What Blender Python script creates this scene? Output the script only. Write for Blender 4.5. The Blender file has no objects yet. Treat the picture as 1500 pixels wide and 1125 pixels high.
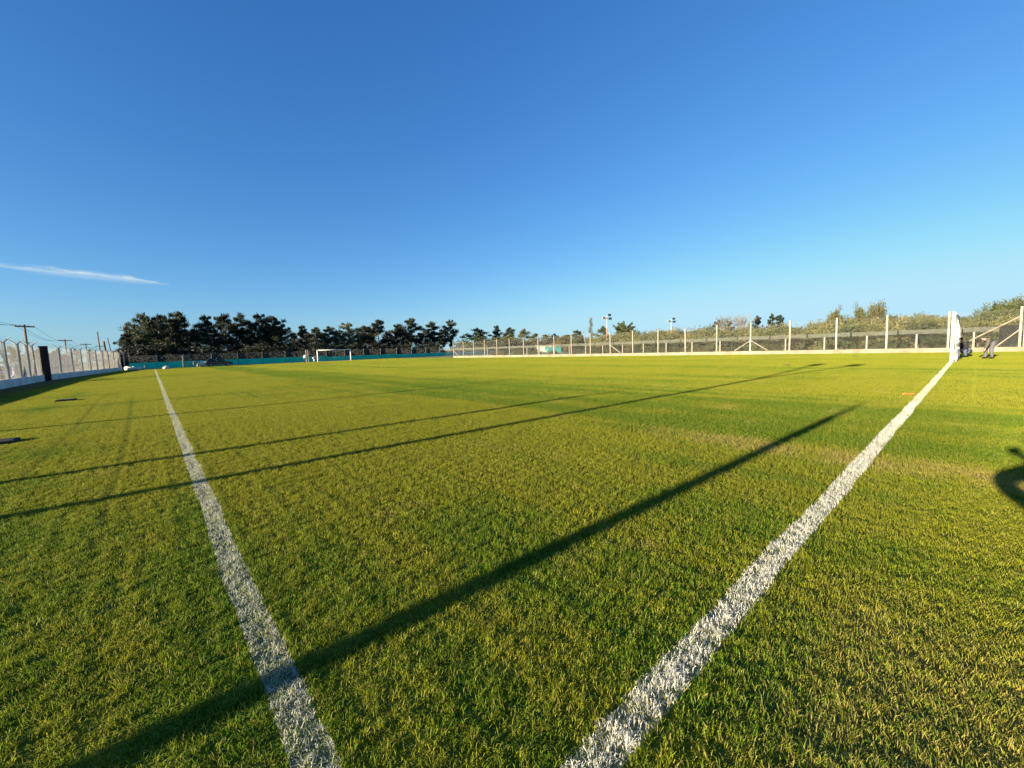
import bpy, bmesh, math, random
from mathutils import Vector, Matrix, noise
R = math.radians
SC = bpy.context.scene
COL = SC.collection
rng = random.Random(7)

# ------------------------------------------------------------------ camera, sky, sun, exposure
# world: X runs along the goal line, Y along the touchline, the corner of the pitch is near the origin
FPX, PITCH, ROLL, CH, YAW = 598.1, 0.08743, 0.0351, 1.46, 0.7200
_f = Vector((math.sin(YAW)*math.cos(PITCH), math.cos(YAW)*math.cos(PITCH), -math.sin(PITCH)))
_r0 = Vector((math.cos(YAW), -math.sin(YAW), 0)); _u0 = _r0.cross(_f)
_r = math.cos(ROLL)*_r0 - math.sin(ROLL)*_u0
_u = math.cos(ROLL)*_u0 + math.sin(ROLL)*_r0
cd = bpy.data.cameras.new('camera'); cam = bpy.data.objects.new('camera', cd); COL.objects.link(cam)
cd.sensor_width = 36; cd.lens = FPX/1500*36; cd.clip_start = 0.05; cd.clip_end = 20000
M = Matrix((_r, _u, -_f)).transposed().to_4x4(); M.translation = (0, 0, CH); cam.matrix_world = M
SC.camera = cam

SUN_EL, SH_AZ = R(10.4), R(92.4)          # shadows fall towards SH_AZ (clockwise from +Y)
EXPOSURE = 2.05
w = bpy.data.worlds.new('World'); SC.world = w; w.use_nodes = True
nt = w.node_tree; nt.nodes.clear(); WL = nt.links
sky = nt.nodes.new('ShaderNodeTexSky'); sky.sky_type = 'NISHITA'; sky.sun_disc = False
sky.sun_elevation = SUN_EL; sky.sun_rotation = SH_AZ + math.pi
sky.air_density = 1.0; sky.dust_density = 0.2; sky.ozone_density = 1.5; sky.altitude = 0
def wn(op, x, y=None, z=None, clamp=False):
    n = nt.nodes.new('ShaderNodeMath'); n.operation = op; n.use_clamp = clamp
    for i, v in enumerate((x, y, z)):
        if v is None: continue
        if isinstance(v, (int, float)): n.inputs[i].default_value = v
        else: WL.new(v, n.inputs[i])
    return n.outputs[0]
wg = nt.nodes.new('ShaderNodeTexCoord'); wsp = nt.nodes.new('ShaderNodeSeparateXYZ'); wcb = nt.nodes.new('ShaderNodeCombineXYZ')
WL.new(wg.outputs['Generated'], wsp.inputs[0])
WL.new(wsp.outputs[0], wcb.inputs[0]); WL.new(wsp.outputs[1], wcb.inputs[1]); WL.new(wn('SMOOTH_MAX', wsp.outputs[2], 0.05, 0.06), wcb.inputs[2]); WL.new(wcb.outputs[0], sky.inputs[0])
src = nt.nodes.new('ShaderNodeSeparateColor'); WL.new(sky.outputs[0], src.inputs[0])   # a camera-like response for the sky's colours
cmb = nt.nodes.new('ShaderNodeCombineColor'); SKY_STR = 0.1; kk = 1/(SKY_STR*2**EXPOSURE)
for i, (gx, kx) in enumerate(((1.2, 1.98), (0.93, 2.12), (0.71, 2.42))):
    WL.new(wn('SMOOTH_MIN', wn('MULTIPLY', wn('POWER', wn('MULTIPLY', src.outputs[i], 0.06), gx), kx*kk), (0.50, 0.80, 0.97)[i]*kk, 0.25*kk), cmb.inputs[i])
# one thin streak of high cloud low in the sky
def wdot(v):
    n = nt.nodes.new('ShaderNodeVectorMath'); n.operation = 'DOT_PRODUCT'; WL.new(wg.outputs['Generated'], n.inputs[0]); n.inputs[1].default_value = v; return n.outputs['Value']
def _ray(x, y): return (_f*FPX + _r*(x-750) + _u*(562.5-y)).normalized()
c1, c2 = _ray(-60, 382), _ray(250, 416); cn = c1.cross(c2).normalized(); ct = (c2-c1).normalized(); cm = (c1+c2).normalized()
tt = wdot(ct); L_ = (c2-c1).length/2
wno = nt.nodes.new('ShaderNodeTexNoise'); wno.inputs['Scale'].default_value = 1.0; wno.inputs['Detail'].default_value = 6; wno.inputs['Roughness'].default_value = 0.6
cv = nt.nodes.new('ShaderNodeCombineXYZ'); WL.new(wn('MULTIPLY', tt, 22.0), cv.inputs[0]); WL.new(wn('MULTIPLY', wdot(cn), 160.0), cv.inputs[1]); WL.new(cv.outputs[0], wno.inputs['Vector'])
dd = wn('ADD', wdot(cn), wn('MULTIPLY', wn('SUBTRACT', wno.outputs[0], 0.5), 0.02))
wid = wn('MULTIPLY', wn('SUBTRACT', 1.0, wn('POWER', wn('ABSOLUTE', wn('DIVIDE', tt, L_)), 2.0), clamp=True), 0.0085)
cl = wn('SUBTRACT', 1.0, wn('DIVIDE', wn('ABSOLUTE', dd), wn('ADD', wid, 0.0005)), clamp=True)
cl = wn('MULTIPLY', wn('MULTIPLY', cl, wn('MULTIPLY', wn('POWER', wno.outputs[0], 2.2), 2.6)), wn('MULTIPLY', wn('GREATER_THAN', wdot(cm), 0.7), wn('LESS_THAN', wn('ABSOLUTE', tt), L_)))
cmx = nt.nodes.new('ShaderNodeMix'); cmx.data_type = 'RGBA'; WL.new(wn('MULTIPLY', cl, 0.9, clamp=True), cmx.inputs[0]); WL.new(cmb.outputs[0], cmx.inputs[6]); cmx.inputs[7].default_value = (0.66*kk, 0.80*kk, 0.88*kk, 1)
bg = nt.nodes.new('ShaderNodeBackground'); bg.inputs[1].default_value = SKY_STR
wo = nt.nodes.new('ShaderNodeOutputWorld'); WL.new(cmx.outputs[2], bg.inputs[0]); WL.new(bg.outputs[0], wo.inputs[0])

sl = bpy.data.lights.new('sun', 'SUN'); sun = bpy.data.objects.new('sun', sl); COL.objects.link(sun)
sl.energy = 5.0; sl.angle = R(0.5); sl.color = (1.0, 0.86, 0.62)
_d = Vector((math.cos(SUN_EL)*math.sin(SH_AZ), math.cos(SUN_EL)*math.cos(SH_AZ), -math.sin(SUN_EL)))
sun.rotation_euler = _d.to_track_quat('-Z', 'Y').to_euler(); sun.location = (-30, 0, 20)
SC.view_settings.view_transform = 'Standard'; SC.view_settings.look = 'None'
SC.view_settings.exposure = EXPOSURE; SC.view_settings.gamma = 1

# ------------------------------------------------------------------ survey helpers (photo bearings -> ground points)
def ray(x, y): return _f*FPX + _r*(x-750) + _u*(562.5-y)
def gp(x, y):                                # ground point seen at a picture point
    d = ray(x, y); t = -CH/d.z; return Vector((d.x*t, d.y*t, 0))
def hz(x):                                   # height of the horizon at a column
    return 562.5 + (FPX*_f.z + _r.z*(x-750))/_u.z
def bear(x, dist):                           # point on the ground on a bearing
    d = ray(x, hz(x)); h = Vector((d.x, d.y, 0)).normalized(); return h*dist
def ztop(x, y, dist):                        # height above ground of a picture point at a distance
    d = ray(x, y); return CH + d.z*dist/math.hypot(d.x, d.y)
def onX(x, X):                               # point on the line X = const on a bearing
    d = ray(x, hz(x)); t = X/d.x; return Vector((X, d.y*t, 0))
def onY(x, Y):
    d = ray(x, hz(x)); t = Y/d.y; return Vector((d.x*t, Y, 0))

# ------------------------------------------------------------------ materials
MATS = {}
def mat(name, c1, c2=None, rough=0.8, scale=4.0, bump=0.0, metal=0.0, transl=0.0, spec=0.3, detail=4, coord='Object', stretch=None):
    if name in MATS: return MATS[name]
    m = bpy.data.materials.new(name); m.use_nodes = True; t = m.node_tree; L = t.links
    b = t.nodes['Principled BSDF']; b.inputs['Roughness'].default_value = rough; b.inputs['Metallic'].default_value = metal
    b.inputs['Specular IOR Level'].default_value = spec
    c2 = c2 or tuple(v*0.75 for v in c1)
    tc = t.nodes.new('ShaderNodeTexCoord'); n = t.nodes.new('ShaderNodeTexNoise')
    n.inputs['Scale'].default_value = scale; n.inputs['Detail'].default_value = detail
    src = tc.outputs[coord]
    if stretch:
        mp = t.nodes.new('ShaderNodeMapping'); mp.inputs['Scale'].default_value = stretch
        L.new(src, mp.inputs[0]); src = mp.outputs[0]
    L.new(src, n.inputs['Vector'])
    r = t.nodes.new('ShaderNodeValToRGB'); r.color_ramp.elements[0].position = 0.32; r.color_ramp.elements[1].position = 0.68
    r.color_ramp.elements[0].color = (*c2, 1); r.color_ramp.elements[1].color = (*c1, 1)
    L.new(n.outputs[0], r.inputs[0]); L.new(r.outputs[0], b.inputs['Base Color'])
    if bump:
        bp = t.nodes.new('ShaderNodeBump'); bp.inputs['Strength'].default_value = bump; bp.inputs['Distance'].default_value = 0.02
        L.new(n.outputs[0], bp.inputs['Height']); L.new(bp.outputs[0], b.inputs['Normal'])
    if transl:
        tr = t.nodes.new('ShaderNodeBsdfTranslucent'); mx = t.nodes.new('ShaderNodeMixShader'); mx.inputs[0].default_value = transl
        L.new(r.outputs[0], tr.inputs[0]); L.new(b.outputs[0], mx.inputs[1]); L.new(tr.outputs[0], mx.inputs[2])
        L.new(mx.outputs[0], t.nodes['Material Output'].inputs[0])
    MATS[name] = m; return m

def leafmat(name, c1, c2, c3, transl=0.25):
    """foliage colour that differs from leaf to leaf (attribute rnd, sunlight painted onto clump tops) and from clump to clump"""
    if name in MATS: return MATS[name]
    m = bpy.data.materials.new(name); m.use_nodes = True; t = m.node_tree; L = t.links
    b = t.nodes['Principled BSDF']; b.inputs['Roughness'].default_value = 0.65; b.inputs['Specular IOR Level'].default_value = 0.25
    a = t.nodes.new('ShaderNodeAttribute'); a.attribute_name = 'rnd'
    oi = t.nodes.new('ShaderNodeObjectInfo')
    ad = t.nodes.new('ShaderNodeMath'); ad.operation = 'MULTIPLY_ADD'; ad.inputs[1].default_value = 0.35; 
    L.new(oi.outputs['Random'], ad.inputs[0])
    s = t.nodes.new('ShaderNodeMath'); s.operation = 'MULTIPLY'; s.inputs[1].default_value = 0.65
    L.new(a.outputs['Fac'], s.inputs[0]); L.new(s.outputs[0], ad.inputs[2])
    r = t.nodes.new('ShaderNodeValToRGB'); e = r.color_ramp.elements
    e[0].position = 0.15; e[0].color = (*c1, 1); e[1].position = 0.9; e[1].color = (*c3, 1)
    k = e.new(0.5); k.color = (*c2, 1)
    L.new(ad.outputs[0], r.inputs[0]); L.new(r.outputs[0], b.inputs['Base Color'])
    tr = t.nodes.new('ShaderNodeBsdfTranslucent'); mx = t.nodes.new('ShaderNodeMixShader'); mx.inputs[0].default_value = transl
    L.new(r.outputs[0], tr.inputs[0]); L.new(b.outputs[0], mx.inputs[1]); L.new(tr.outputs[0], mx.inputs[2])
    L.new(mx.outputs[0], t.nodes['Material Output'].inputs[0])
    MATS[name] = m; return m

class NG:
    """small wrapper to write node maths"""
    def __init__(s, m): s.t = m.node_tree
    def _in(s, n, i, v):
        if v is None: return
        if hasattr(v, 'is_output') or isinstance(v, bpy.types.NodeSocket): s.t.links.new(v, n.inputs[i])
        else: n.inputs[i].default_value = v
    def m(s, op, a, b=None, c=None, clamp=False):
        n = s.t.nodes.new('ShaderNodeMath'); n.operation = op; n.use_clamp = clamp
        for i, v in enumerate((a, b, c)): s._in(n, i, v)
        return n.outputs[0]
    def noise(s, vec, scale, detail=3, rough=0.5, dim='3D', dist=0.0):
        n = s.t.nodes.new('ShaderNodeTexNoise'); n.noise_dimensions = dim
        n.inputs['Scale'].default_value = scale; n.inputs['Detail'].default_value = detail; n.inputs['Roughness'].default_value = rough
        n.inputs['Distortion'].default_value = dist
        s.t.links.new(vec, n.inputs['W' if dim == '1D' else 'Vector']); return n.outputs[0]
    def vec(s, x, y, z=0.0):
        n = s.t.nodes.new('ShaderNodeCombineXYZ')
        for i, v in enumerate((x, y, z)): s._in(n, i, v)
        return n.outputs[0]
    def mix(s, f, a, b):
        n = s.t.nodes.new('ShaderNodeMix'); n.data_type = 'RGBA'
        s._in(n, 0, f)
        for i, v in ((6, a), (7, b)):
            if isinstance(v, tuple): n.inputs[i].default_value = (*v, 1)
            else: s.t.links.new(v, n.inputs[i])
        return n.outputs[2]
    def step(s, v, lo, hi):                  # smooth 0..1
        n = s.t.nodes.new('ShaderNodeMapRange'); n.interpolation_type = 'SMOOTHSTEP'
        s._in(n, 0, v); n.inputs[1].default_value = lo; n.inputs[2].default_value = hi; return n.outputs[0]

TLX, GLY, LW = 0.308, 0.82, 0.15             # touchline X, goal line Y, line width
def line_masks(g, px, py, wob):
    """painted bands, with the unsteady edges of a line-marking roller"""
    def band(along, across, centre, width, seed):
        a = g.vec(g.m('MULTIPLY', along, 1.0), seed, 0.0)
        o = g.m('MULTIPLY', g.m('SUBTRACT', g.noise(a, 0.55, 2), 0.5), 0.06)
        f = g.m('MULTIPLY', g.m('SUBTRACT', g.noise(g.vec(px, py, seed), 28.0, 2), 0.5), wob)
        d = g.m('ABSOLUTE', g.m('SUBTRACT', g.m('ADD', across, g.m('ADD', o, f)), centre))
        hw = g.m('ADD', width/2, g.m('MULTIPLY', g.m('SUBTRACT', g.noise(a, 1.7, 2), 0.5), 0.035))
        return g.m('LESS_THAN', d, hw)
    t = band(py, px, TLX, LW-0.012, 3.0); t = g.m('MULTIPLY', t, g.m('GREATER_THAN', py, GLY-0.075)); t = g.m('MULTIPLY', t, g.m('LESS_THAN', py, 91.0))
    l = band(px, py, GLY, LW, 9.0); l = g.m('MULTIPLY', l, g.m('GREATER_THAN', px, TLX-0.075)); l = g.m('MULTIPLY', l, g.m('LESS_THAN', px, 44.0))
    return t, l

def turf_material(name, blades):
    m = bpy.data.materials.new(name); m.use_nodes = True; t = m.node_tree; L = t.links; g = NG(m)
    b = t.nodes['Principled BSDF']; b.inputs['Roughness'].default_value = 0.6 if blades else 0.95
    b.inputs['Specular IOR Level'].default_value = 0.12 if blades else 0.05
    geo = t.nodes.new('ShaderNodeNewGeometry'); sp = t.nodes.new('ShaderNodeSeparateXYZ'); L.new(geo.outputs['Position'], sp.inputs[0])
    px, py = sp.outputs[0], sp.outputs[1]
    P = g.vec(px, py, 0.0)
    big = g.noise(P, 0.11, 3); mid = g.noise(P, 0.6, 4, 0.6); fine = g.noise(P, 5.0, 3, 0.6); streak = g.noise(g.vec(g.m('MULTIPLY', px, 0.32), g.m('MULTIPLY', py, 0.022), 4.0), 1.0, 4, 0.6)
    streak2 = g.noise(g.vec(g.m('MULTIPLY', px, 1.3), g.m('MULTIPLY', py, 0.03), 8.0), 1.0, 3, 0.6)
    # lush against dry
    dry = g.m('ADD', g.m('MULTIPLY', big, 0.55), g.m('ADD', g.m('MULTIPLY', mid, 0.55), g.m('ADD', g.m('MULTIPLY', fine, 0.35), g.m('ADD', 0.225, g.m('MULTIPLY', g.m('SUBTRACT', g.m('ADD', g.m('MULTIPLY', streak, 0.6), g.m('MULTIPLY', streak2, 0.4)), 0.5), 1.7)))))
    lush = g.m('MULTIPLY', g.step(g.m('ADD', px, g.m('MULTIPLY', mid, 0.5)), 6.5, 7.1), g.step(g.m('ADD', px, g.m('MULTIPLY', mid, 0.5)), 11.5, 10.9))
    dry = g.m('SUBTRACT', dry, g.m('MULTIPLY', lush, 0.17))
    dry = g.m('ADD', dry, g.m('MULTIPLY', g.step(px, 11.5, 12.5), 0.03))
    dry = g.m('ADD', dry, g.m('MULTIPLY', g.m('MULTIPLY', g.step(g.m('ADD', px, g.m('MULTIPLY', py, 0.8)), 2.2, 5.0), g.step(px, 7.5, 6.0)), g.m('MULTIPLY', g.step(big, 0.3, 0.6), 0.27)))
    dry = g.step(dry, 0.66, 1.12)
    green, yellow, straw = (0.098, 0.180, 0.010), (0.262, 0.266, 0.020), (0.38, 0.30, 0.09)
    if blades:
        a = t.nodes.new('ShaderNodeAttribute'); a.attribute_name = 'rnd'; rv = a.outputs['Fac']
        dryb = g.m('ADD', dry, g.m('MULTIPLY', g.m('SUBTRACT', rv, 0.5), 0.9), clamp=True)
    else:
        rv = g.noise(P, 60.0, 2); dryb = dry
    col = g.mix(dryb, green, yellow)
    if blades: col = g.mix(g.m('MULTIPLY', g.step(g.m('FRACT', g.m('MULTIPLY', rv, 7.31)), 0.82, 0.9), 0.7), col, straw)
    # worn, straw coloured patches: one long scuffed strip across the pitch, others scattered
    sd = g.m('ABSOLUTE', g.m('SUBTRACT', g.m('ADD', px, g.m('MULTIPLY', g.m('SUBTRACT', mid, 0.5), 0.9)), 6.15))
    strip = g.m('MULTIPLY', g.step(sd, 0.55, 0.1), g.m('MULTIPLY', g.step(py, 4.2, 2.4), g.step(g.noise(P, 1.8, 4, 0.7), 0.30, 0.55)))
    patch = g.step(g.m('ADD', g.noise(P, 0.9, 4, 0.65), g.m('MULTIPLY', fine, 0.25)), 0.71, 0.84)
    fr = g.m('SUBTRACT', 1.0, g.step(g.m('ABSOLUTE', g.m('SUBTRACT', px, 2.1)), 0.2, 1.3)); fr = g.m('MULTIPLY', fr, g.step(py, 0.75, 0.2))
    worn = g.m('MULTIPLY', g.m('MAXIMUM', g.m('MAXIMUM', g.m('MULTIPLY', strip, 1.0), g.m('MULTIPLY', patch, 0.55)), g.m('MULTIPLY', fr, 0.55)), g.step(g.m('ADD', rv, g.m('MULTIPLY', fine, 0.6)), 0.35, 0.95))
    col = g.mix(worn, col, straw)
    # strip of bare ground along the left wall
    bare = g.step(g.m('ADD', px, g.m('MULTIPLY', mid, 2.0)), -3.6, -5.2)
    col = g.mix(g.m('MULTIPLY', bare, 0.75), col, (0.15, 0.12, 0.07))
    # wheel tracks of the mower, grass pressed flat and bruised
    def track(x0, amp, off):
        c = g.m('ADD', x0, g.m('MULTIPLY', g.m('SINE', g.m('ADD', g.m('MULTIPLY', py, 0.16), off)), amp))
        return g.step(g.m('ABSOLUTE', g.m('SUBTRACT', px, c)), 0.075, 0.02)
    tr = g.m('MULTIPLY', g.m('MAXIMUM', track(-1.55, 0.16, 0.3), track(-0.6, 0.13, 0.5)), g.m('MULTIPLY', g.step(py, 2.0, 6.0), g.step(py, 27.0, 18.0)))
    col = g.mix(g.m('MULTIPLY', tr, 0.32), col, (0.04, 0.075, 0.012))
    tl, gl = line_masks(g, px, py, 0.05 if blades else 0.02)
    wear = g.m('MULTIPLY', g.m('SUBTRACT', g.noise(P, 3.5, 4, 0.65), 0.5), 1.3); pt = g.m('MULTIPLY', tl, g.m('LESS_THAN', rv, g.m('SUBTRACT', 0.84 if blades else 2.0, wear))); pg = g.m('MULTIPLY', gl, g.m('LESS_THAN', rv, g.m('SUBTRACT', 0.95 if blades else 2.0, wear)))
    if blades:
        hgt = g.step(sp.outputs[2], 0.001, 0.008); pt = g.m('MULTIPLY', pt, hgt); pg = g.m('MULTIPLY', pg, hgt)
        col = g.mix(pt, col, g.mix(rv, (0.40, 0.42, 0.33), (0.58, 0.57, 0.47)))
        col = g.mix(pg, col, g.mix(rv, (0.58, 0.57, 0.48), (0.80, 0.78, 0.68)))
    else:
        col = g.mix(0.45, col, (0.03, 0.035, 0.012))
        far = g.step(g.m('ADD', g.m('ABSOLUTE', px), g.m('ABSOLUTE', py)), 3.0, 12.0)
        col = g.mix(g.m('MULTIPLY', g.m('MAXIMUM', tl, gl), g.m('ADD', 0.25, g.m('MULTIPLY', far, 0.6))), col, (0.45, 0.44, 0.37))
    L.new(col, b.inputs['Base Color'])
    if blades:
        tn = t.nodes.new('ShaderNodeBsdfTranslucent'); mx = t.nodes.new('ShaderNodeMixShader'); mx.inputs[0].default_value = 0.4
        L.new(col, tn.inputs[0]); L.new(b.outputs[0], mx.inputs[1]); L.new(tn.outputs[0], mx.inputs[2]); L.new(mx.outputs[0], t.nodes['Material Output'].inputs[0])
    else:
        bp = t.nodes.new('ShaderNodeBump'); bp.inputs['Distance'].default_value = 0.03; L.new(rv, bp.inputs['Height']); L.new(bp.outputs[0], b.inputs['Normal'])
    return m

# ------------------------------------------------------------------ mesh helpers
class MB:
    def __init__(s): s.v = []; s.f = []; s.rnd = []
    def poly(s, pts):
        i = len(s.v); s.v += [tuple(p) for p in pts]; s.f.append(tuple(range(i, i+len(pts))))
    def box(s, c, size, rz=0, bev=0):
        hx, hy, h2 = size[0]/2, size[1]/2, size[2]/2; ca, sa = math.cos(rz), math.sin(rz)
        i = len(s.v)
        for z in (-h2, h2):
            for x, y in ((-hx, -hy), (hx, -hy), (hx, hy), (-hx, hy)):
                s.v.append((c[0]+x*ca-y*sa, c[1]+x*sa+y*ca, c[2]+z))
        s.f += [(i+3, i+2, i+1, i), (i+4, i+5, i+6, i+7)] + [(i+k, i+(k+1) % 4, i+4+(k+1) % 4, i+4+k) for k in range(4)]
        return s
    def tube(s, p, q, r1, r2=None, n=6, cap=True, ang=0):
        p, q = Vector(p), Vector(q); r2 = r1 if r2 is None else r2; d = (q-p)
        if d.length < 1e-6: return s
        d.normalize(); a = d.orthogonal().normalized() if abs(d.z) < 0.99 else Vector((1, 0, 0)); a = (a - d*a.dot(d)).normalized(); b = d.cross(a)
        i = len(s.v)
        for c, r in ((p, r1), (q, r2)):
            for k in range(n):
                t = ang + 2*math.pi*k/n; s.v.append(tuple(c + (a*math.cos(t)+b*math.sin(t))*r))
        s.f += [(i+k, i+(k+1) % n, i+n+(k+1) % n, i+n+k) for k in range(n)]
        if cap: s.f += [tuple(i+k for k in reversed(range(n))), tuple(i+n+k for k in range(n))]
        return s
    def path(s, pts, r, n=5):
        for a, b in zip(pts[:-1], pts[1:]): s.tube(a, b, r, n=n)
        return s
    def mesh(s, name):
        me = bpy.data.meshes.new(name); me.from_pydata(s.v, [], s.f)
        if s.rnd:
            at = me.attributes.new('rnd', 'FLOAT', 'FACE'); at.data.foreach_set('value', s.rnd)
        me.update(); return me
    def build(s, name, m, parent=None, smooth=False):
        me = s.mesh(name); me.materials.append(m)
        if smooth: me.polygons.foreach_set('use_smooth', [True]*len(me.polygons))
        return link(name, me, parent)
def link(name, data, parent=None, loc=None):
    o = bpy.data.objects.new(name, data); COL.objects.link(o)
    if parent: o.parent = parent
    if loc is not None: o.location = loc
    return o
def tag(o, label=None, cat=None, group=None, kind=None):
    if label: o['label'] = label
    if cat: o['category'] = cat
    if group: o['group'] = group
    if kind: o['kind'] = kind
    return o
def thing(name, label, cat, loc=(0, 0, 0), rz=0, group=None):
    o = link(name, None, None, loc); o.rotation_euler = (0, 0, rz); o.empty_display_size = 0.3
    return tag(o, label, cat, group)
def dup(root, loc, rz=0, label=None, scale=None):
    r = root.copy(); COL.objects.link(r); r.location = loc; r.rotation_euler = (0, 0, rz)
    if scale: r.scale = scale
    if label: r['label'] = label
    for ch in list(root.children):
        c = ch.copy(); COL.objects.link(c); c.parent = r
        for gch in ch.children:
            d = gch.copy(); COL.objects.link(d); d.parent = c
    return r
ORD = ['first', 'second', 'third', 'fourth', 'fifth', 'sixth', 'seventh', 'eighth', 'ninth', 'tenth', 'eleventh', 'twelfth', 'thirteenth', 'fourteenth', 'fifteenth', 'sixteenth', 'seventeenth', 'eighteenth', 'nineteenth', 'twentieth']

# ------------------------------------------------------------------ ground
m_soil = mat('dry_ground', (0.16, 0.15, 0.075), (0.10, 0.105, 0.045), 0.95, 0.15, 0.3, detail=8)
m_dirt = mat('dirt_road', (0.36, 0.32, 0.27), (0.25, 0.22, 0.18), 0.95, 0.4, 0.4, detail=8)
gm = MB(); N = 48
gm.v.append((0, 0, -0.03))
for r_ in (60, 140, 400, 1500, 6000):
    for k in range(N): a = 2*math.pi*k/N; gm.v.append((r_*math.cos(a), r_*math.sin(a), -0.03))
for k in range(N): gm.f.append((0, 1+k, 1+(k+1) % N))
for j in range(4):
    for k in range(N): gm.f.append((1+j*N+k, 1+(j+1)*N+k, 1+(j+1)*N+(k+1) % N, 1+j*N+(k+1) % N))
tag(gm.build('ground', m_soil), kind='structure')
pm = MB(); pm.poly([(-7.3, -30, 0), (46.5, -30, 0), (45.2, 100, 0), (-7.3, 100, 0)])
tag(pm.build('pitch', turf_material('turf_soil', False)), kind='structure')
rm = MB(); rm.poly([(-26, -30, -0.02), (-9.5, -30, -0.02), (-9.5, 150, -0.02), (-26, 150, -0.02)])
tag(rm.build('dirt_road', m_dirt), kind='structure')

# ------------------------------------------------------------------ turf: blades of grass
m_blade = turf_material('grass_blade', True)
def patch_mesh(name, size, dens, hmin, hmax, wid, segs, seed):
    q = random.Random(seed); b = MB()
    nt_ = int(size*size*700); tc = [(q.uniform(-size/2, size/2), q.uniform(-size/2, size/2), q.uniform(.65, 1.35), q.random()) for _ in range(nt_)]
    for _ in range(int(size*size*dens)):
        x, y = q.uniform(-size/2, size/2), q.uniform(-size/2, size/2); hs = 1
        if segs == 2 and q.random() < .7:
            t_ = tc[int(q.random()*nt_)]; x, y, hs = t_[0]+q.gauss(0, .011), t_[1]+q.gauss(0, .011), t_[2]
        a = q.uniform(0, 2*math.pi); h = q.uniform(hmin, hmax)*hs; lean = q.uniform(0.2, 1.5)
        la = q.uniform(0, 2*math.pi); ww = wid*q.uniform(0.6, 1.2)
        wx, wy = math.cos(a)*ww/2, math.sin(a)*ww/2
        lx, ly = math.cos(la)*lean*h, math.sin(la)*lean*h
        rv = q.random(); i = len(b.v)
        if segs == 2:
            b.v += [(x-wx, y-wy, 0), (x+wx, y+wy, 0), (x+lx*.35-wx*.8, y+ly*.35-wy*.8, h*.6), (x+lx*.35+wx*.8, y+ly*.35+wy*.8, h*.6), (x+lx, y+ly, h*(1-.32*lean))]
            b.f += [(i, i+1, i+3, i+2), (i+2, i+3, i+4)]; b.rnd += [rv, rv]
        else:
            b.v += [(x-wx, y-wy, 0), (x+wx, y+wy, 0), (x+lx*.8, y+ly*.8, h*(1-.3*lean))]; b.f.append((i, i+1, i+2)); b.rnd.append(rv)
    me = b.mesh(name); me.materials.append(m_blade); return me
def in_view(x, y, pad):
    p = Vector((x, y, 0)) - Vector((0, 0, CH)); z = p.dot(_f); 
    if z < -pad: return False
    s = p.dot(_r); return abs(s) < (z+pad)*1.30 + pad*1.2
def grass(size, r0, r1, protos, label):
    pts, rot, scl = [], [], []
    n = int(r1/size)+2
    for i in range(-n, n):
        for j in range(-n, n):
            x, y = (i+.5)*size, (j+.5)*size; d = math.hypot(x, y)
            if not (r0 <= d < r1) or not (-7.1+size*.3 < x < 45-size*.3 and -16 < y < 97-size*.3): continue
            if not in_view(x, y, size+0.8): continue
            pts.append((x, y, 0)); rot.append((i*7+j*13+(i*j) % 5) % 4*math.pi/2)
            scl.append(1.0+0.15*noise.noise(Vector((x*.3, y*.3, 2))) if size > .5 else 0.72+0.5*(noise.noise(Vector((x*.5, y*.5, 1.3)))*0.5+0.5)+0.5*(noise.noise(Vector((x*1.9, y*1.9, 7.3)))*0.5+0.5))
    me = bpy.data.meshes.new('grass'); me.from_pydata(pts, [], [])
    at = me.attributes.new('rot', 'FLOAT', 'POINT'); at.data.foreach_set('value', rot)
    at = me.attributes.new('scl', 'FLOAT', 'POINT'); at.data.foreach_set('value', scl)
    o = tag(link('grass', me), label, 'grass', kind='stuff')
    ng = bpy.data.node_groups.new('grass_scatter', 'GeometryNodeTree')
    ng.interface.new_socket('Geometry', in_out='INPUT', socket_type='NodeSocketGeometry'); ng.interface.new_socket('Geometry', in_out='OUTPUT', socket_type='NodeSocketGeometry')
    gi, go = ng.nodes.new('NodeGroupInput'), ng.nodes.new('NodeGroupOutput')
    io = ng.nodes.new('GeometryNodeInstanceOnPoints'); io.inputs['Pick Instance'].default_value = True
    jn = ng.nodes.new('GeometryNodeJoinGeometry')
    for k, me2 in enumerate(protos):
        pr = link('grass_tuft', me2, o, (3.0+k*1.2+r0, 9.0+r0, -0.5)); tag(pr, kind='stuff'); pr.scale = (1, 1, 1)
        oi = ng.nodes.new('GeometryNodeObjectInfo'); oi.inputs['Object'].default_value = pr; oi.inputs['As Instance'].default_value = True
        ng.links.new(oi.outputs['Geometry'], jn.inputs[0])
    def att(nm):
        a = ng.nodes.new('GeometryNodeInputNamedAttribute'); a.data_type = 'FLOAT'; a.inputs['Name'].default_value = nm; return a.outputs['Attribute']
    c1 = ng.nodes.new('ShaderNodeCombineXYZ'); ng.links.new(att('rot'), c1.inputs[2])
    c2 = ng.nodes.new('ShaderNodeCombineXYZ'); c2.inputs[0].default_value = 1; c2.inputs[1].default_value = 1; ng.links.new(att('scl'), c2.inputs[2])
    ng.links.new(gi.outputs[0], io.inputs['Points']); ng.links.new(jn.outputs[0], io.inputs['Instance'])
    ng.links.new(c1.outputs[0], io.inputs['Rotation']); ng.links.new(c2.outputs[0], io.inputs['Scale'])
    ng.links.new(io.outputs[0], go.inputs[0])
    md = o.modifiers.new('scatter', 'NODES'); md.node_group = ng
    return o
grass(0.4, 0.0, 12.0, [patch_mesh('grass_tuft', 0.46, 11500, 0.012, 0.038, 0.0032, 2, 10+k) for k in range(4)], 'short mown grass close to the camera around the pitch corner')
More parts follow.
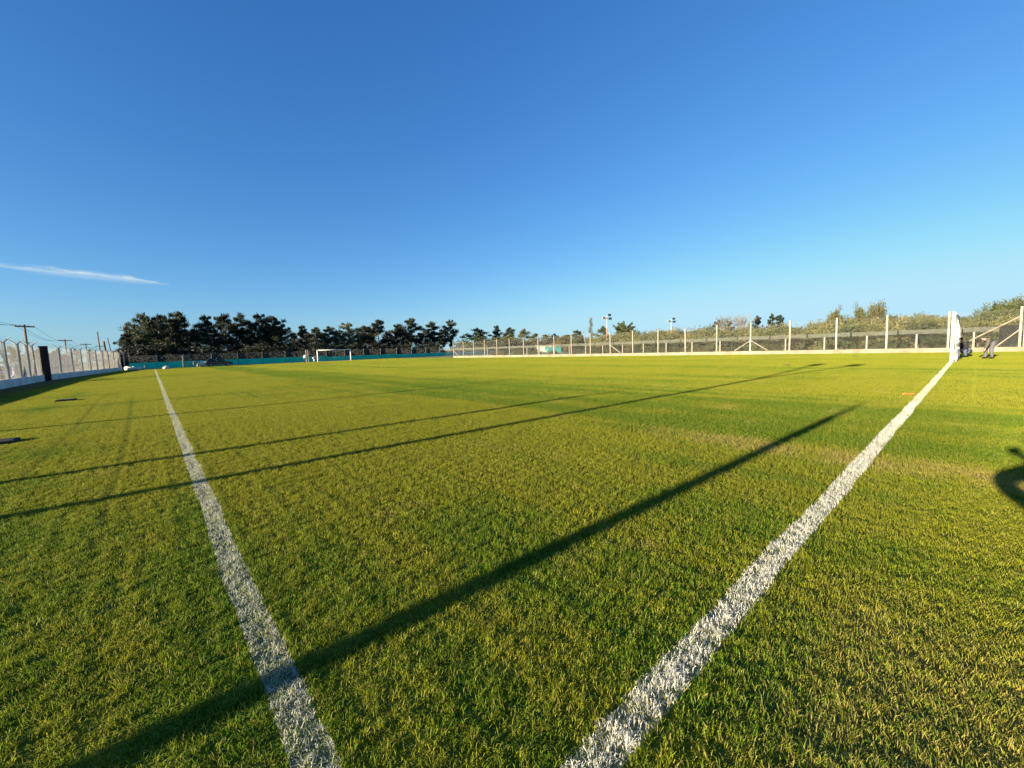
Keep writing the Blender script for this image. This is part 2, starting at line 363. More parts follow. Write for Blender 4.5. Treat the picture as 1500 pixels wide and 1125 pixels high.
grass(1.0, 11.0, 40.0, [patch_mesh('grass_tuft', 1.06, 4200, 0.012, 0.028, 0.008, 1, 20+k) for k in range(3)], 'mown grass over the middle of the pitch')
grass(3.0, 37.5, 130.0, [patch_mesh('grass_tuft', 3.1, 800, 0.014, 0.036, 0.022, 1, 30+k) for k in range(3)], 'mown grass at the far end of the pitch')

# ------------------------------------------------------------------ object materials
m_white = mat('white_paint', (0.26, 0.235, 0.185), (0.17, 0.15, 0.115), 0.55, 2.5, 0.05)
m_wallw = mat('whitewashed_wall', (0.245, 0.205, 0.145), (0.15, 0.125, 0.085), 0.9, 1.3, 0.3, detail=8, coord='Object')
m_wallg = mat('limewashed_grey_wall', (0.62, 0.62, 0.60), (0.40, 0.41, 0.40), 0.9, 0.9, 0.4, detail=8)
m_conc = mat('concrete', (0.40, 0.38, 0.345), (0.28, 0.265, 0.24), 0.9, 3.0, 0.3, detail=6)
m_galv = mat('galvanised_wire', (0.34, 0.335, 0.31), (0.24, 0.235, 0.22), 0.6, 5)
m_dark = mat('dark_metal', (0.025, 0.025, 0.025), (0.012, 0.012, 0.012), 0.8, 6, spec=0.1)
m_black = mat('black_cloth', (0.012, 0.014, 0.013), (0.006, 0.007, 0.007), 0.9, 3, 0.5)
m_teal = mat('teal_fabric', (0.015, 0.66, 0.54), (0.010, 0.52, 0.44), 0.75, 0.7, 0.2, transl=0.25)
m_net = mat('goal_net', (0.7, 0.7, 0.68), (0.6, 0.6, 0.58), 0.8, 4)
m_shade = mat('shade_net', (0.11, 0.115, 0.09), (0.07, 0.075, 0.06), 0.9, 4)
m_wood = mat('weathered_pole', (0.16, 0.105, 0.075), (0.09, 0.06, 0.045), 0.9, 3, 0.3, stretch=(4, 4, .4))
m_glass = mat('window_glass', (0.02, 0.025, 0.03), (0.012, 0.015, 0.02), 0.08, 2, spec=0.6)
m_rub = mat('rubber', (0.02, 0.02, 0.02), (0.012, 0.012, 0.012), 0.85, 8)
m_bark = mat('bark', (0.13, 0.10, 0.075), (0.07, 0.055, 0.04), 0.95, 3, 0.5, stretch=(3, 3, .6))
m_pbark = mat('pale_bark', (0.19, 0.17, 0.14), (0.12, 0.105, 0.085), 0.95, 3, 0.3)
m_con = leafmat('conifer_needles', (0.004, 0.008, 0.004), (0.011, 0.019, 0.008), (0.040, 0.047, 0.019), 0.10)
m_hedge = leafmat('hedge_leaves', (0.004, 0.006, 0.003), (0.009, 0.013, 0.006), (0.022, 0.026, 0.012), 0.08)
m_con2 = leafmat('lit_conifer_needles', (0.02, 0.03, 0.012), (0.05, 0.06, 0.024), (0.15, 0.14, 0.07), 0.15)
m_green = leafmat('broad_leaves', (0.018, 0.030, 0.009), (0.045, 0.062, 0.019), (0.10, 0.105, 0.038), 0.22)
m_olive = leafmat('olive_scrub_leaves', (0.030, 0.038, 0.012), (0.085, 0.088, 0.028), (0.165, 0.148, 0.052), 0.22)
m_yel = leafmat('autumn_leaves', (0.07, 0.06, 0.015), (0.13, 0.105, 0.025), (0.19, 0.15, 0.045), 0.3)
m_twig = mat('twigs', (0.17, 0.14, 0.10), (0.11, 0.09, 0.065), 0.95, 5)

# ------------------------------------------------------------------ fences
def chain_link(path, z0, z1, pitch, r, name='chain_link', m=m_galv, parent=None):
    """diagonal wires both ways along a polyline of ground points"""
    b = MB(); H = z1-z0
    for p, q in zip(path[:-1], path[1:]):
        p, q = Vector(p), Vector(q); L = (q-p).length; d = (q-p)/L
        n = int(L/pitch)
        for k in range(-int(H/pitch), n+1):
            for s in (1, -1):
                s0 = k*pitch if s == 1 else k*pitch+H
                a0, a1 = s0, s0 + s*H
                za, zb = z0, z1
                # clip to 0..L
                def cut(u0, za, u1, zb, lim, keep_low):
                    if keep_low and u0 > lim and u1 > lim or (not keep_low) and u0 < lim and u1 < lim: return None
                    if (u0-lim)*(u1-lim) < 0:
                        t = (lim-u0)/(u1-u0); zm = za+(zb-za)*t
                        if (u0 > lim) == keep_low: u0, za = lim, zm
                        else: u1, zb = lim, zm
                    return u0, za, u1, zb
                c = cut(a0, za, a1, zb, 0, False)
                if c: c = cut(*c, L, True)
                if c:
                    P, Q = p + d*c[0], p + d*c[2]
                    b.tube((P.x, P.y, c[1]), (Q.x, Q.y, c[3]), r, n=3, cap=False)
        for z in (z0, z1): b.tube((p.x, p.y, z), (q.x, q.y, z), r*1.6, n=3, cap=False)
    o = b.build(name, m, parent); o['kind'] = 'stuff'; return o
def wall_strip(path, t, h, m, parent, name='base_wall'):
    b = MB(); P = [Vector((p[0], p[1], 0)) for p in path]; nrm = []
    for i in range(len(P)):
        d = (P[min(i+1, len(P)-1)] - P[max(i-1, 0)]).normalized(); nrm.append(Vector((-d.y, d.x, 0)))
    for i, p in enumerate(P):
        o = nrm[i]*t/2; dz = rng.uniform(-.008, .008); c = nrm[i]*(t/2-0.015)
        for v in ((p-o, -0.05), (p-o, h-.015+dz), (p-c, h+dz), (p+c, h+dz), (p+o, h-.015+dz), (p+o, -0.05)): b.v.append((v[0].x, v[0].y, v[1]))
    for i in range(len(P)-1):
        for k in range(5): b.f.append((i*6+k, (i+1)*6+k, (i+1)*6+k+1, i*6+k+1))
    b.f += [tuple(range(6)), tuple(reversed(range((len(P)-1)*6, len(P)*6)))]
    return b.build(name, m, parent)
def dense(path, step=1.5):
    out = []
    for p, q in zip(path[:-1], path[1:]):
        p, q = Vector((p[0], p[1], 0)), Vector((q[0], q[1], 0)); n = max(1, int((q-p).length/step))
        out += [p.lerp(q, k/n) for k in range(n)]
    out.append(Vector((path[-1][0], path[-1][1], 0))); return out
def on_line(x, A, B_):                        # bearing x meets the ground line A-B
    d = ray(x, hz(x)); d = Vector((d.x, d.y)); A2, B2 = Vector(A[:2]), Vector(B_[:2]); e = B2-A2
    t = (A2.x*e.y - A2.y*e.x)/(d.x*e.y - d.y*e.x); return Vector((d.x*t, d.y*t, 0))
def post_mesh(h, w0, cham=0.02):
    b = MB(); r_ = w0/2
    for z, k in ((-0.1, 1.0), (h-cham, 0.92), (h, 0.7)):
        for sx, sy in ((-1, -1), (1, -1), (1, 1), (-1, 1)): b.v.append((sx*r_*k, sy*r_*k, z))
    for j in (0, 4):
        for k in range(4): b.f.append((j+k, j+(k+1) % 4, j+4+(k+1) % 4, j+4+k))
    b.f.append((8, 9, 10, 11)); return b.mesh('post')

# left boundary fence: concrete posts with forked tops on a low limewashed wall
LA, LB, LC = (-7.4, -18), (-7.4, 55), (-3.9, 95)
lf = thing('boundary_fence', 'tall chain link fence with forked concrete posts on low grey wall at left', 'fence')
wall_strip(dense([LA, LB, LC]), 0.2, 0.56, m_wallg, lf)
pm_l = post_mesh(3.08, 0.17); pm_l.materials.append(m_conc)
am = MB()
am.tube((0, 0, 3.02), (0.34, 0, 3.42), 0.035, 0.025, n=4, ang=.785); am_i = am.mesh('arm'); am_i.materials.append(m_conc)
am = MB(); am.tube((0, 0, 3.0), (-0.40, 0, 3.40), 0.045, 0.032, n=4, ang=.785); am_o = am.mesh('arm'); am_o.materials.append(m_conc)
LP = [(-7.4, y) for y in (-15.8, -9.7, -3.7, 2.33, 8.2, 14.6, 20.55, 26.6, 32.65, 38.7)] + [(-7.4, y) for y in (43.6, 47.2, 50.2, 52.3)]
LP += [tuple(on_line(x, LB, LC)[:2]) for x in (88, 106, 120, 132, 142, 151, 159, 167, 175, 182)]
for k, (x, y) in enumerate(LP):
    p = link('post', pm_l, lf, (x, y, 0)); p.rotation_euler = (rng.uniform(-.012, .012), rng.uniform(-.012, .012), rng.uniform(-.05, .05))
    link('arm', am_i, p); link('arm', am_o, p)
chain_link([(-7.4, -18, 0), (-7.4, 55, 0), (-3.9, 95, 0)], 0.58, 3.0, 0.09, 0.0025, parent=lf)
bw = MB()
for off, z in ((0.14, 3.17), (0.24, 3.29), (0.33, 3.40), (-0.18, 3.19), (-0.29, 3.30), (-0.39, 3.39)):
    pts = [Vector((x+off, y, z)) for x, y in sorted(LP, key=lambda q: q[1])]
    for a, b_ in zip(pts[:-1], pts[1:]): bw.path([a, (a+b_)/2-Vector((0, 0, .03)), b_], 0.003, n=3)
o = bw.build('barbed_wire', m_galv, lf); o['kind'] = 'stuff'
for (x0, y0, s) in ((on_line(167, LB, LC).x, on_line(167, LB, LC).y, -1), (-7.4, 52.3, -1)):
    b = MB(); b.tube((x0, y0, 1.9), (x0-0.0875*s*2.2, y0+s*2.2, 0.55), 0.05, n=4); b.build('brace', m_conc, lf)

# black wrapped pillar in the left fence
pl = MB(); n = 16
for j in range(9):
    z = 3.12*j/8
    for k in range(n):
        a = 2*math.pi*k/n; sq = 0.27/max(abs(math.cos(a)), abs(math.sin(a)))**0.85
        rr = sq*(1+0.05*noise.noise(Vector((math.cos(a)*2, math.sin(a)*2, z*1.5)))); pl.v.append((rr*math.cos(a), rr*math.sin(a), z))
for j in range(8):
    for k in range(n): pl.f.append((j*n+k, j*n+(k+1) % n, (j+1)*n+(k+1) % n, (j+1)*n+k))
pl.f.append(tuple(8*n+k for k in range(n)))
pt = thing('wrapped_pillar', 'square pillar wrapped in black cloth standing in the left fence', 'pillar', (-7.2, 55.4, 0))
pl.build('cloth_wrap', m_black, pt)
bd = MB()
for z in (1.15, 2.3):
    for k in range(4):
        a = k*math.pi/2; bd.box((math.cos(a)*0.292, math.sin(a)*0.292, z), (0.012, 0.57, 0.04), a)
bd.build('tie_band', m_dark, pt)

# far fence behind the far goal, covered with teal fabric
FY = 97.0
tf = thing('far_fence', 'chain link fence with teal fabric along its foot behind far goal', 'fence')
FX0, FX1 = -3.0, 84.0
wall_strip(dense([(FX0, FY), (FX1, FY)], 3), 0.14, 0.12, m_conc, tf, 'kerb')
cols = [230, 269, 310, 348.5, 384.5, 418, 450, 478, 505, 533, 557.5, 581, 603, 624, 644]
tp = [onY(c, FY) for c in cols]; dx_ = 4.1
while tp[-1].x < FX1-4: tp.append(Vector((tp[-1].x+dx_, FY, 0)))
pm_t = post_mesh(2.55, 0.11); pm_t.materials.append(m_white)
pm_t2 = post_mesh(2.5, 0.12); pm_t2.materials.append(m_conc)
for k, p in enumerate(tp): link('post', pm_t2 if k < 3 else pm_t, tf, p)
chain_link([(FX0, FY, 0), (FX1, FY, 0)], 0.1, 2.45, 0.16, 0.0035, parent=tf)
ex = [FX0] + [p.x for p in tp] + [FX1]
for a, b_ in zip(ex[:-1], ex[1:]):
    if b_-a < 0.5: continue
    hh = 1.22 if a < 28 else 1.05
    if a > 45: hh = 0.95
    q = MB(); nx = 10; y0 = FY-0.12
    for side in (0, 1):
        for j in range(4):
            for i in range(nx+1):
                u = i/nx; x = a+0.06+(b_-a-0.12)*u; z = 0.08+(hh-0.08)*j/3 - (0.05*math.sin(math.pi*u)*(j == 3)) + rng.uniform(-.01, .01)*(j == 3)
                q.v.append((x, y0 + 0.025*math.sin(x*3.1+j) + 0.02*noise.noise(Vector((x, z*2, 3))) + side*0.006, z))
    m_ = 4*(nx+1)
    for side in (0, 1):
        for j in range(3):
            for i in range(nx):
                o_ = side*m_+j*(nx+1)+i; fc = (o_, o_+1, o_+nx+2, o_+nx+1); q.f.append(fc if side == 0 else tuple(reversed(fc)))
    q.build('fabric_panel', m_teal, tf)
# small wicket gate in the far fence
g0 = onY(272.5, FY-0.35)
gt = thing('wicket_gate', 'small pale wire gate in far fence left of the dark car', 'gate', g0)
for sx in (-.5, .5): b = MB(); b.tube((sx, 0, 0), (sx, 0, 2.2), 0.03, n=6); b.build('stile', m_galv, gt)
for z in (0.15, 1.1, 2.15): b = MB(); b.tube((-.5, 0, z), (.5, 0, z), 0.025, n=6); b.build('rail', m_galv, gt)
for k in range(5): b = MB(); b.tube((-.34+.17*k, 0, .15), (-.34+.17*k, 0, 2.15), 0.014, n=5); b.build('bar', m_galv, gt)

# white fence along the far touchline
RA, RB = (45.35, -4.6), (44.0, 67.0)
rf = thing('touchline_fence', 'white post fence with chain link on low cream wall along far touchline', 'fence')
wall_strip(dense([RA, RB], 2), 0.2, 0.34, m_wallw, rf)
pm_r = post_mesh(3.12, 0.12); pm_r.materials.append(m_white)
rcols = [1389.5, 1299, 1225.3, 1156.8, 1099.5, 1050, 1004, 964, 927, 894, 865, 837, 812, 788.5, 767, 746.5, 728, 710, 694, 679, 664.5]
rp = [on_line(c, RA, RB) for c in rcols]
for p in rp:
    q = link('post', pm_r, rf, p); q.rotation_euler = (rng.uniform(-.008, .008), rng.uniform(-.008, .008), rng.uniform(-.04, .04)); q.scale = (1, 1, rng.uniform(.97, 1.02))
def brace(p, s, parent, z=1.35, L=1.5):
    b = MB(); b.tube((p.x, p.y+s*0.06, z), (p.x-s*L*0.019, p.y+s*L, 0.38), 0.05, n=4, ang=.785); return b.build('brace', m_white, parent)
brace(rp[4], 1, rf); brace(rp[4], -1, rf); brace(rp[9], -1, rf); brace(rp[20], -1, rf)
chain_link([(RA[0], RA[1], 0), (RB[0], RB[1], 0)], 0.4, 2.9, 0.13, 0.0022, parent=rf)
# lower fence beyond it with a strip of dark netting
SA, SB = (50.5, -20), (49.0, 78)
sf = thing('low_rear_fence', 'low fence of short pale posts with dark netting behind the white fence', 'fence')
pm_s = post_mesh(1.45, 0.12); pm_s.materials.append(m_white)
for c in (1427, 1343, 1270, 1208, 1151, 1099, 1055, 1014, 976, 942.5, 912, 883, 858, 834, 811, 790, 772, 714):
    p = on_line(c, SA, SB); link('post', pm_s, sf, p)
nb = MB()
y = -20.0
pth = dense([SA, SB], 4)
for p, q in zip(pth[:-1], pth[1:]):
    for k in range(14):
        z = 1.48+0.026*k + rng.uniform(-.004, .004); a = Vector((p.x, p.y, z)); c = Vector((q.x, q.y, z)); up = Vector((0, 0, 0.017)); sag = Vector((0, 0, -0.04))
        mid = (a+c)/2+sag
        nb.poly([a, mid, mid+up, a+up]); nb.poly([mid, c, c+up, mid+up])
    for k in range(40):
        a = Vector((p.x, p.y, 0)).lerp(Vector((q.x, q.y, 0)), k/40); d = Vector((q.x-p.x, q.y-p.y, 0)).normalized()*0.012
        sg = -0.04*(1-abs(k/20-1)); nb.poly([a+Vector((0, 0, 1.46+sg)), a+d+Vector((0, 0, 1.46+sg)), a+d+Vector((0, 0, 1.85+sg)), a+Vector((0, 0, 1.85+sg))])
o = nb.build('netting_strip', m_shade, sf); o['kind'] = 'stuff'
chain_link([(SA[0], SA[1], 0), (SB[0], SB[1], 0)], 0.0, 1.48, 0.14, 0.0025, parent=sf, m=m_shade)
# barred gate and its posts at the right end
ga, gb = on_line(1464.5, (45.4, 0), (45.4, -30)), on_line(1494, (45.4, 0), (45.4, -30))
gt = thing('barred_gate', 'dark metal gate of upright bars at the right end of the white fence', 'gate', (0, 0, 0))
for z in (0.12, 0.62, 1.78): b = MB(); b.tube((ga.x, ga.y, z), (gb.x, gb.y, z), 0.028, n=6); b.build('rail', m_dark, gt)
nb_ = 22
for k in range(nb_+1):
    p = ga.lerp(gb, k/nb_); b = MB(); b.tube((p.x, p.y, 0.04), (p.x, p.y, 1.85), 0.026 if k in (0, nb_) else 0.016, n=6); b.build('bar', m_dark, gt)
bp_ = MB(); pa, pb_ = ga.lerp(gb, .01), ga.lerp(gb, .99)
bp_.poly([(pa.x+.03, pa.y, .62), (pb_.x+.03, pb_.y, .62), (pb_.x+.03, pb_.y, 1.76), (pa.x+.03, pa.y, 1.76)]); bp_.poly([(pb_.x+.034, pb_.y, .62), (pa.x+.034, pa.y, .62), (pa.x+.034, pa.y, 1.76), (pb_.x+.034, pb_.y, 1.76)])
bp_.build('backing_mesh', m_black, gt)
for k, (c, lab) in enumerate(((1494.5, 'white gate post with two slanting braces beside the dark barred gate'), (1502, 'white gate post at the right edge behind the braced post'))):
    p = on_line(c, (45.4, 0), (45.4, -30)); p.x -= 0.12 if k == 0 else -0.3
    t_ = thing('gate_post', lab, 'post', p); q = link('shaft', pm_r, t_)
    if k == 0:
        for zt, c2, yb, zb in ((2.45, 1418, 0, 0.75), (1.55, 1456, 0, 0.2)):
            e = on_line(c2, (45.28, 0), (45.28, -30)); b = MB()
            b.tube((-.02, 0, zt), (e.x-p.x-.02, e.y-p.y, zb), 0.045, n=4, ang=.785); b.build('brace', m_white, t_)

# ------------------------------------------------------------------ goals
m_goalw = mat('goal_white_paint', (0.78, 0.77, 0.72), (0.68, 0.67, 0.62), 0.5, 2)
def goal(label, x0, x1, y, back, m=m_goalw, r=0.06, cell=0.24):
    t_ = thing('football_goal', label, 'goal', (x0, y, 0)); W = x1-x0; H = 2.44; D = (0.16 if back < 0 else 0.55)*back
    for x in (0, W): b = MB(); b.tube((x, 0, -.05), (x, 0, H+r), r, n=12); b.build('post', m, t_, True)
    b = MB(); b.tube((r, 0, H), (W-r, 0, H), r*.98, n=12); b.build('crossbar', m, t_, True)
    for x in (0, W):
        b = MB(); b.path([(x, 0, H-.02), (x, D*.35, H-.06), (x, D, 0.03)], 0.008, n=6); b.build('net_support', m, t_)
    b = MB(); b.tube((0, D, 0.03), (W, D, 0.03), 0.012, n=6); b.build('ground_bar', m, t_)
    b = MB(); rr = 0.0013; prof = [(0, H), (D*.35, H-.06), (D, 0.03)]
    nx = int(W/cell)
    for i in range(nx+1):
        x = W*i/nx; sg = 0.05*math.sin(x*2.2)
        b.path([(x, prof[0][0], prof[0][1]), (x, prof[1][0], prof[1][1]-.06), (x, D*.7+sg, 1.2), (x, prof[2][0], prof[2][1])], rr, n=3)
    for k in range(14):
        u = k/13; yy = D*.35*(u/.25) if u < .25 else D*(.35+.65*(u-.25)/.75); zz = H-.06*(u/.25) if u < .25 else (H-.06)*(1-(u-.25)/.75)+.03
        b.path([(0, yy, zz), (W*.25, yy, zz-.04), (W*.5, yy, zz-.06), (W*.75, yy, zz-.04), (W, yy, zz)], rr, n=3)
        for x in (0, W): b.tube((x, 0, max(zz, .03)), (x, yy, max(zz, .03)), rr, n=3)
    for x in (0, W):
        for k in range(1, 8): b.tube((x, D*k/8, 0.02), (x, D*k/8, (H-.06)*(1-(max(0, k/8-.35))/.65)), rr, n=3)
    o = b.build('net', m_net, t_); o['kind'] = 'stuff'; return t_
goal('white goal seen edge-on at right end of the near goal line', 30.0, 37.32, GLY, -1, r=0.06)
gx0, gx1 = onY(465, 91.0).x, onY(513.5, 91.0).x
goal('white goal with net at the far end of the pitch', gx0, gx1, 91.0, 1, r=0.075, cell=.3)
# two tall pale posts left of the far goal
for c, d_, lab in ((451.3, 90.6, 'nearer white pole standing left of the far goal'), (448.3, 93.5, 'grey pole just behind the white pole left of far goal')):
    p = onY(c, d_); t_ = thing('pole', lab, 'pole', p)
    b = MB(); b.tube((0, 0, -.05), (0, 0, 2.62), 0.055, 0.05, n=8); b.build('shaft', m_white if d_ < 92 else m_conc, t_); b = MB(); b.box((0, 0, 2.64), (.13, .13, .04)); b.build('cap', m_white, t_)

# ------------------------------------------------------------------ floodlight pole outside the picture at left; its shadow crosses the pitch
def floodlight_pole(name, label, loc, h, arms, mpole, r=0.09):
    t_ = thing(name, label, 'light pole', loc)
    b = MB(); b.tube((0, 0, -.2), (0, 0, h), r, r*.75, n=10); b.build('mast', mpole, t_, True)
    for (z0, v) in arms:
        e = Vector((0, 0, z0)) + Vector(v); b = MB(); b.tube((0, 0, z0), e, 0.05, n=8); a = b.build('arm', mpole, t_)
        b = MB(); b.box(e+Vector((0.02, 0, .02)), (0.34, 0.5, 0.3)); l = b.build('lamp_housing', m_dark, t_)
        b = MB(); b.box(e+Vector((0.2, 0, .02)), (0.02, 0.44, 0.24)); b.build('lens', m_glass, l)
    return t_
floodlight_pole('floodlight_pole', 'grey pole with two forked floodlights by left fence, its shadow crossing the pitch', (-8.3, 6.4, 0), 4.75, ((4.6, (0, 0.7, 1.8)), (4.6, (0, -0.95, 1.75))), m_conc, 0.1)
def far_light(label, x, ytop, dist, mm):
    p = bear(x, dist); h = ztop(x, ytop, dist)
    t_ = thing('floodlight_mast', label, 'light pole', p, -YAW)
    b = MB(); b.tube((0, 0, -.2), (0, 0, h*.62), 0.2, 0.15, n=8); b.build('lower_shaft', mm[0], t_)
    b = MB(); b.tube((0, 0, h*.62), (0, 0, h-.2), 0.13, 0.1, n=8); b.build('upper_shaft', mm[1], t_)
    b = MB(); b.box((0, 0, h-.9), (2.0, .12, .12)); b.build('crossarm', m_dark, t_)
    for dx, dz in ((-.75, -.7), (.55, -.1), (.7, -.9)):
        b = MB(); b.box((dx, -.25, h+dz), (.6, .35, .5)); l = b.build('lamp_housing', m_dark if dx > 0 else m_galv, t_)
        b = MB(); b.box((dx, -.44, h+dz), (.5, .02, .38)); b.build('lens', m_glass, l)
m_red = mat('faded_red_paint', (0.42, 0.16, 0.11), (0.3, 0.12, 0.08), 0.7, 3)
far_light('red and grey floodlight mast standing behind the fence right of the poplar', 889.5, 461, 95, (m_red, m_galv))
far_light('smaller distant floodlight mast rising over the scrub right of centre', 983.5, 466.5, 120, (m_galv, m_galv))

# ------------------------------------------------------------------ vegetation
def leaf_clump(b, c, rad, n, size, q, squash=0.6, up=0.3):
    for _ in range(n):
        d = Vector([max(-1.25, min(1.25, q.gauss(0, .55))) for _k in range(3)])
        p = Vector((c[0]+d.x*rad, c[1]+d.y*rad, c[2]+d.z*rad*squash))
        a = Vector((q.gauss(0, 1), q.gauss(0, 1), q.gauss(0, .6)+up)).normalized(); t = a.orthogonal().normalized()
        t = (Matrix.Rotation(q.uniform(0, 6.28), 3, a) @ t); u_ = a.cross(t); s = size*q.uniform(.6, 1.3)
        i = len(b.v); b.v += [tuple(p-t*s*.36), tuple(p+t*s*.36+u_*s*.1), tuple(p+u_*s*1.5)]; b.f.append((i, i+1, i+2))
        b.rnd.append(min(1, max(0, .5+d.z*.25+q.gauss(0, .18))))  # upper leaves of a clump get a lighter colour, as sunlight would give
def limb(b, p, q_, r1, r2, n=5): b.tube(p, q_, r1, r2, n=n, cap=False)
def conifer(seed, W=0.42, bare=0.18, clumps=30, leaf=0.024, spire=0.5, cn=95):
    """unit-height tree: bent trunk, limbs ending in irregular clumps"""
    q = random.Random(seed); tb, cb = MB(), MB()
    pts = [Vector((0, 0, -0.01))]; off = Vector((0, 0, 0))
    for k in range(1, 9):
        off += Vector((q.gauss(0, .012), q.gauss(0, .012), 0)); pts.append(Vector((off.x, off.y, k/8*0.97)))
    for k in range(8): limb(tb, pts[k], pts[k+1], 0.022*(1-k/9), 0.022*(1-(k+1)/9), 7)
    def at(z): k = min(7, int(z/.97*8)); return pts[k].lerp(pts[k+1], z/.97*8-k)
    for i in range(clumps):
        z = bare + (0.97-bare)*((i+q.random())/clumps); u = (z-bare)/(1-bare)
        prof = (0.55+0.45*math.sin(min(1, u*1.5)*math.pi*.5)) * (1-u**2.2)**.6 * (1-spire*u)
        L = W*prof*q.choice((q.uniform(.2, .8), q.uniform(.6, 1.35))); a = q.uniform(0, 6.28) if i % 2 else i*2.4
        p0 = at(max(.05, z-.04)); e = Vector((p0.x+math.cos(a)*L, p0.y+math.sin(a)*L, z+L*q.uniform(-.05, .35)))
        limb(tb, p0, e, 0.007*(1.2-u), 0.003, 4)
        r_ = (0.045+0.045*prof)*q.uniform(.55, 1.3)
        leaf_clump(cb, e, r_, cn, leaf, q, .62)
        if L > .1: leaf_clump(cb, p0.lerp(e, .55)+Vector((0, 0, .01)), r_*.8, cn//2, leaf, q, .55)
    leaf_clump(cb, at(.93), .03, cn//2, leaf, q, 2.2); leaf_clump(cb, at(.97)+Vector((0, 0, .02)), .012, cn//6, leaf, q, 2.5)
    return tb.mesh('trunk'), cb.mesh('crown')
def shrub(seed, leaf=0.05, n=26, cn=90, twigs=14):
    """unit shrub: several stems from the ground, uneven clumps, stray twigs"""
    q = random.Random(seed); tb, cb = MB(), MB(); ends = []
    for i in range(n):
        a = q.uniform(0, 6.28); rr = math.sqrt(q.random())*.5; z = q.uniform(.12, .86)*(1-.55*(rr/.55)**2)+.03
        e = Vector((math.cos(a)*rr, math.sin(a)*rr, z)); s = Vector((0, 0, -.02)); ends.append(e); limb(tb, s, s.lerp(e, .5)+Vector((0, 0, .05)), .012, .008, 4); limb(tb, s.lerp(e, .5)+Vector((0, 0, .05)), e, .008, .004, 4)
        leaf_clump(cb, e, q.uniform(.1, .19), cn, leaf, q, .75)
    for i in range(twigs):
        a = q.uniform(0, 6.28); rr = q.uniform(.1, .45); s = q.choice(ends); e = s+Vector((q.gauss(0, .07), q.gauss(0, .07), q.uniform(.14, .3)))
        limb(tb, s, e, .006, .002, 3); leaf_clump(cb, e, .035, 7, leaf*.8, q, 1.5)
    return tb.mesh('stems'), cb.mesh('foliage')
def bare_tree(seed, leafy=0, leaf=.03):
    q = random.Random(seed); tb, cb = MB(), MB()
    def grow(p, d, L, r, lev):
        e = p+d*L; limb(tb, p, e, r, r*.65, 5 if lev < 2 else 3)
        if lev == 4:
            if leafy: leaf_clump(cb, e, .05, leafy, leaf, q, 1)
            return
        for _ in range(3 if lev else 4):
            nd = (d + Vector((q.gauss(0, .42), q.gauss(0, .42), q.gauss(.12, .25)))).normalized(); grow(p.lerp(e, q.uniform(.6, 1)), nd, L*q.uniform(.55, .8), r*.6, lev+1)
    for _ in range(3): grow(Vector((q.uniform(-.05, .05), q.uniform(-.05, .05), -.01)), Vector((q.gauss(0, .2), q.gauss(0, .2), 1)).normalized(), .32, .016, 0)
    zmax = max(v[2] for v in tb.v)
    for b in (tb, cb): b.v = [(v[0]/zmax, v[1]/zmax, v[2]/zmax) for v in b.v]
    return tb.mesh('trunk'), cb.mesh('crown') if leafy else None
def poplar(seed):
    q = random.Random(seed); tb, cb = MB(), MB(); limb(tb, (0, 0, -.01), (0, 0, .95), .014, .003, 6)
    for i in range(26):
        z = .15+.83*(i+q.random())/26; a = q.uniform(0, 6.28); L = .075*math.sin(min(1, (1-z)*1.6+.15)*1.57); e = Vector((math.cos(a)*L, math.sin(a)*L, z+.05)); limb(tb, (0, 0, z-.05), e, .004, .002, 3); leaf_clump(cb, e, .045, 60, .02, q, 1.4)
    return tb.mesh('trunk'), cb.mesh('crown')
def palmish(seed):
    q = random.Random(seed); tb, cb = MB(), MB(); limb(tb, (0, 0, -.01), (0, 0, .75), .035, .02, 7)
    for i in range(70):
        z = q.uniform(.25, .8); a = q.uniform(0, 6.28); L = q.uniform(.22, .42)*(1.15-abs(z-.5)); e = Vector((math.cos(a)*L, math.sin(a)*L, z+q.uniform(.02, .26))); s = Vector((0, 0, z*.9)); limb(tb, s, e, .006, .002, 3)
        for k in range(3, 9): leaf_clump(cb, s.lerp(e, k/8), .03, 11, .045, q, .8)
    return tb.mesh('trunk'), cb.mesh('crown')
def place_tree(name, pair, mats_, pos, h, wid, label, cat='tree', group=None, rz=None, names=('trunk', 'crown')):
    t_ = thing(name, label, cat, pos, rng.uniform(0, 6.28) if rz is None else rz, group); t_.scale = (wid, wid, h)
    for nm, me, m in zip(names, pair, mats_):
        if me is None: continue
        key = (me.name, m.name)
        if key not in TM:
            m2 = me if not me.materials else me.copy()
            m2.materials.clear(); m2.materials.append(m); TM[key] = m2
        link(nm, TM[key], t_)
    return t_
TM = {}
CON = [conifer(100+k, W=.50+.05*(k % 3), bare=(.16, .3, .12, .26, .34, .14)[k], clumps=(44, 38, 48, 36, 42, 46)[k], spire=(.5, .4, .65, .45, .3, .55)[k], cn=230, leaf=.019) for k in range(6)]
row = [(187, 489, 26, 112), (213, 460, 40, 112), (238, 465, 27, 116), (254, 466.5, 26, 110), (271, 458, 32, 113), (288, 482, 24, 118), (307, 462, 30, 112), (335, 461, 32, 110), (357, 460, 28, 113), (382, 460, 36, 111), (399, 464, 32, 114), (417, 475, 34, 110), (443, 477, 30, 116), (464, 480, 30, 119), (485, 479, 34, 113), (513, 473, 36, 114), (534, 478, 30, 119), (556, 469, 42, 115), (582, 475, 30, 118), (603, 467, 36, 116)]
row2 = [(634, 472, 36, 118), (660, 469, 26, 117)]
def px_w(x, dist, n):                         # metres spanned by n picture columns at a distance
    return (bear(x+n/2, dist)-bear(x-n/2, dist)).length
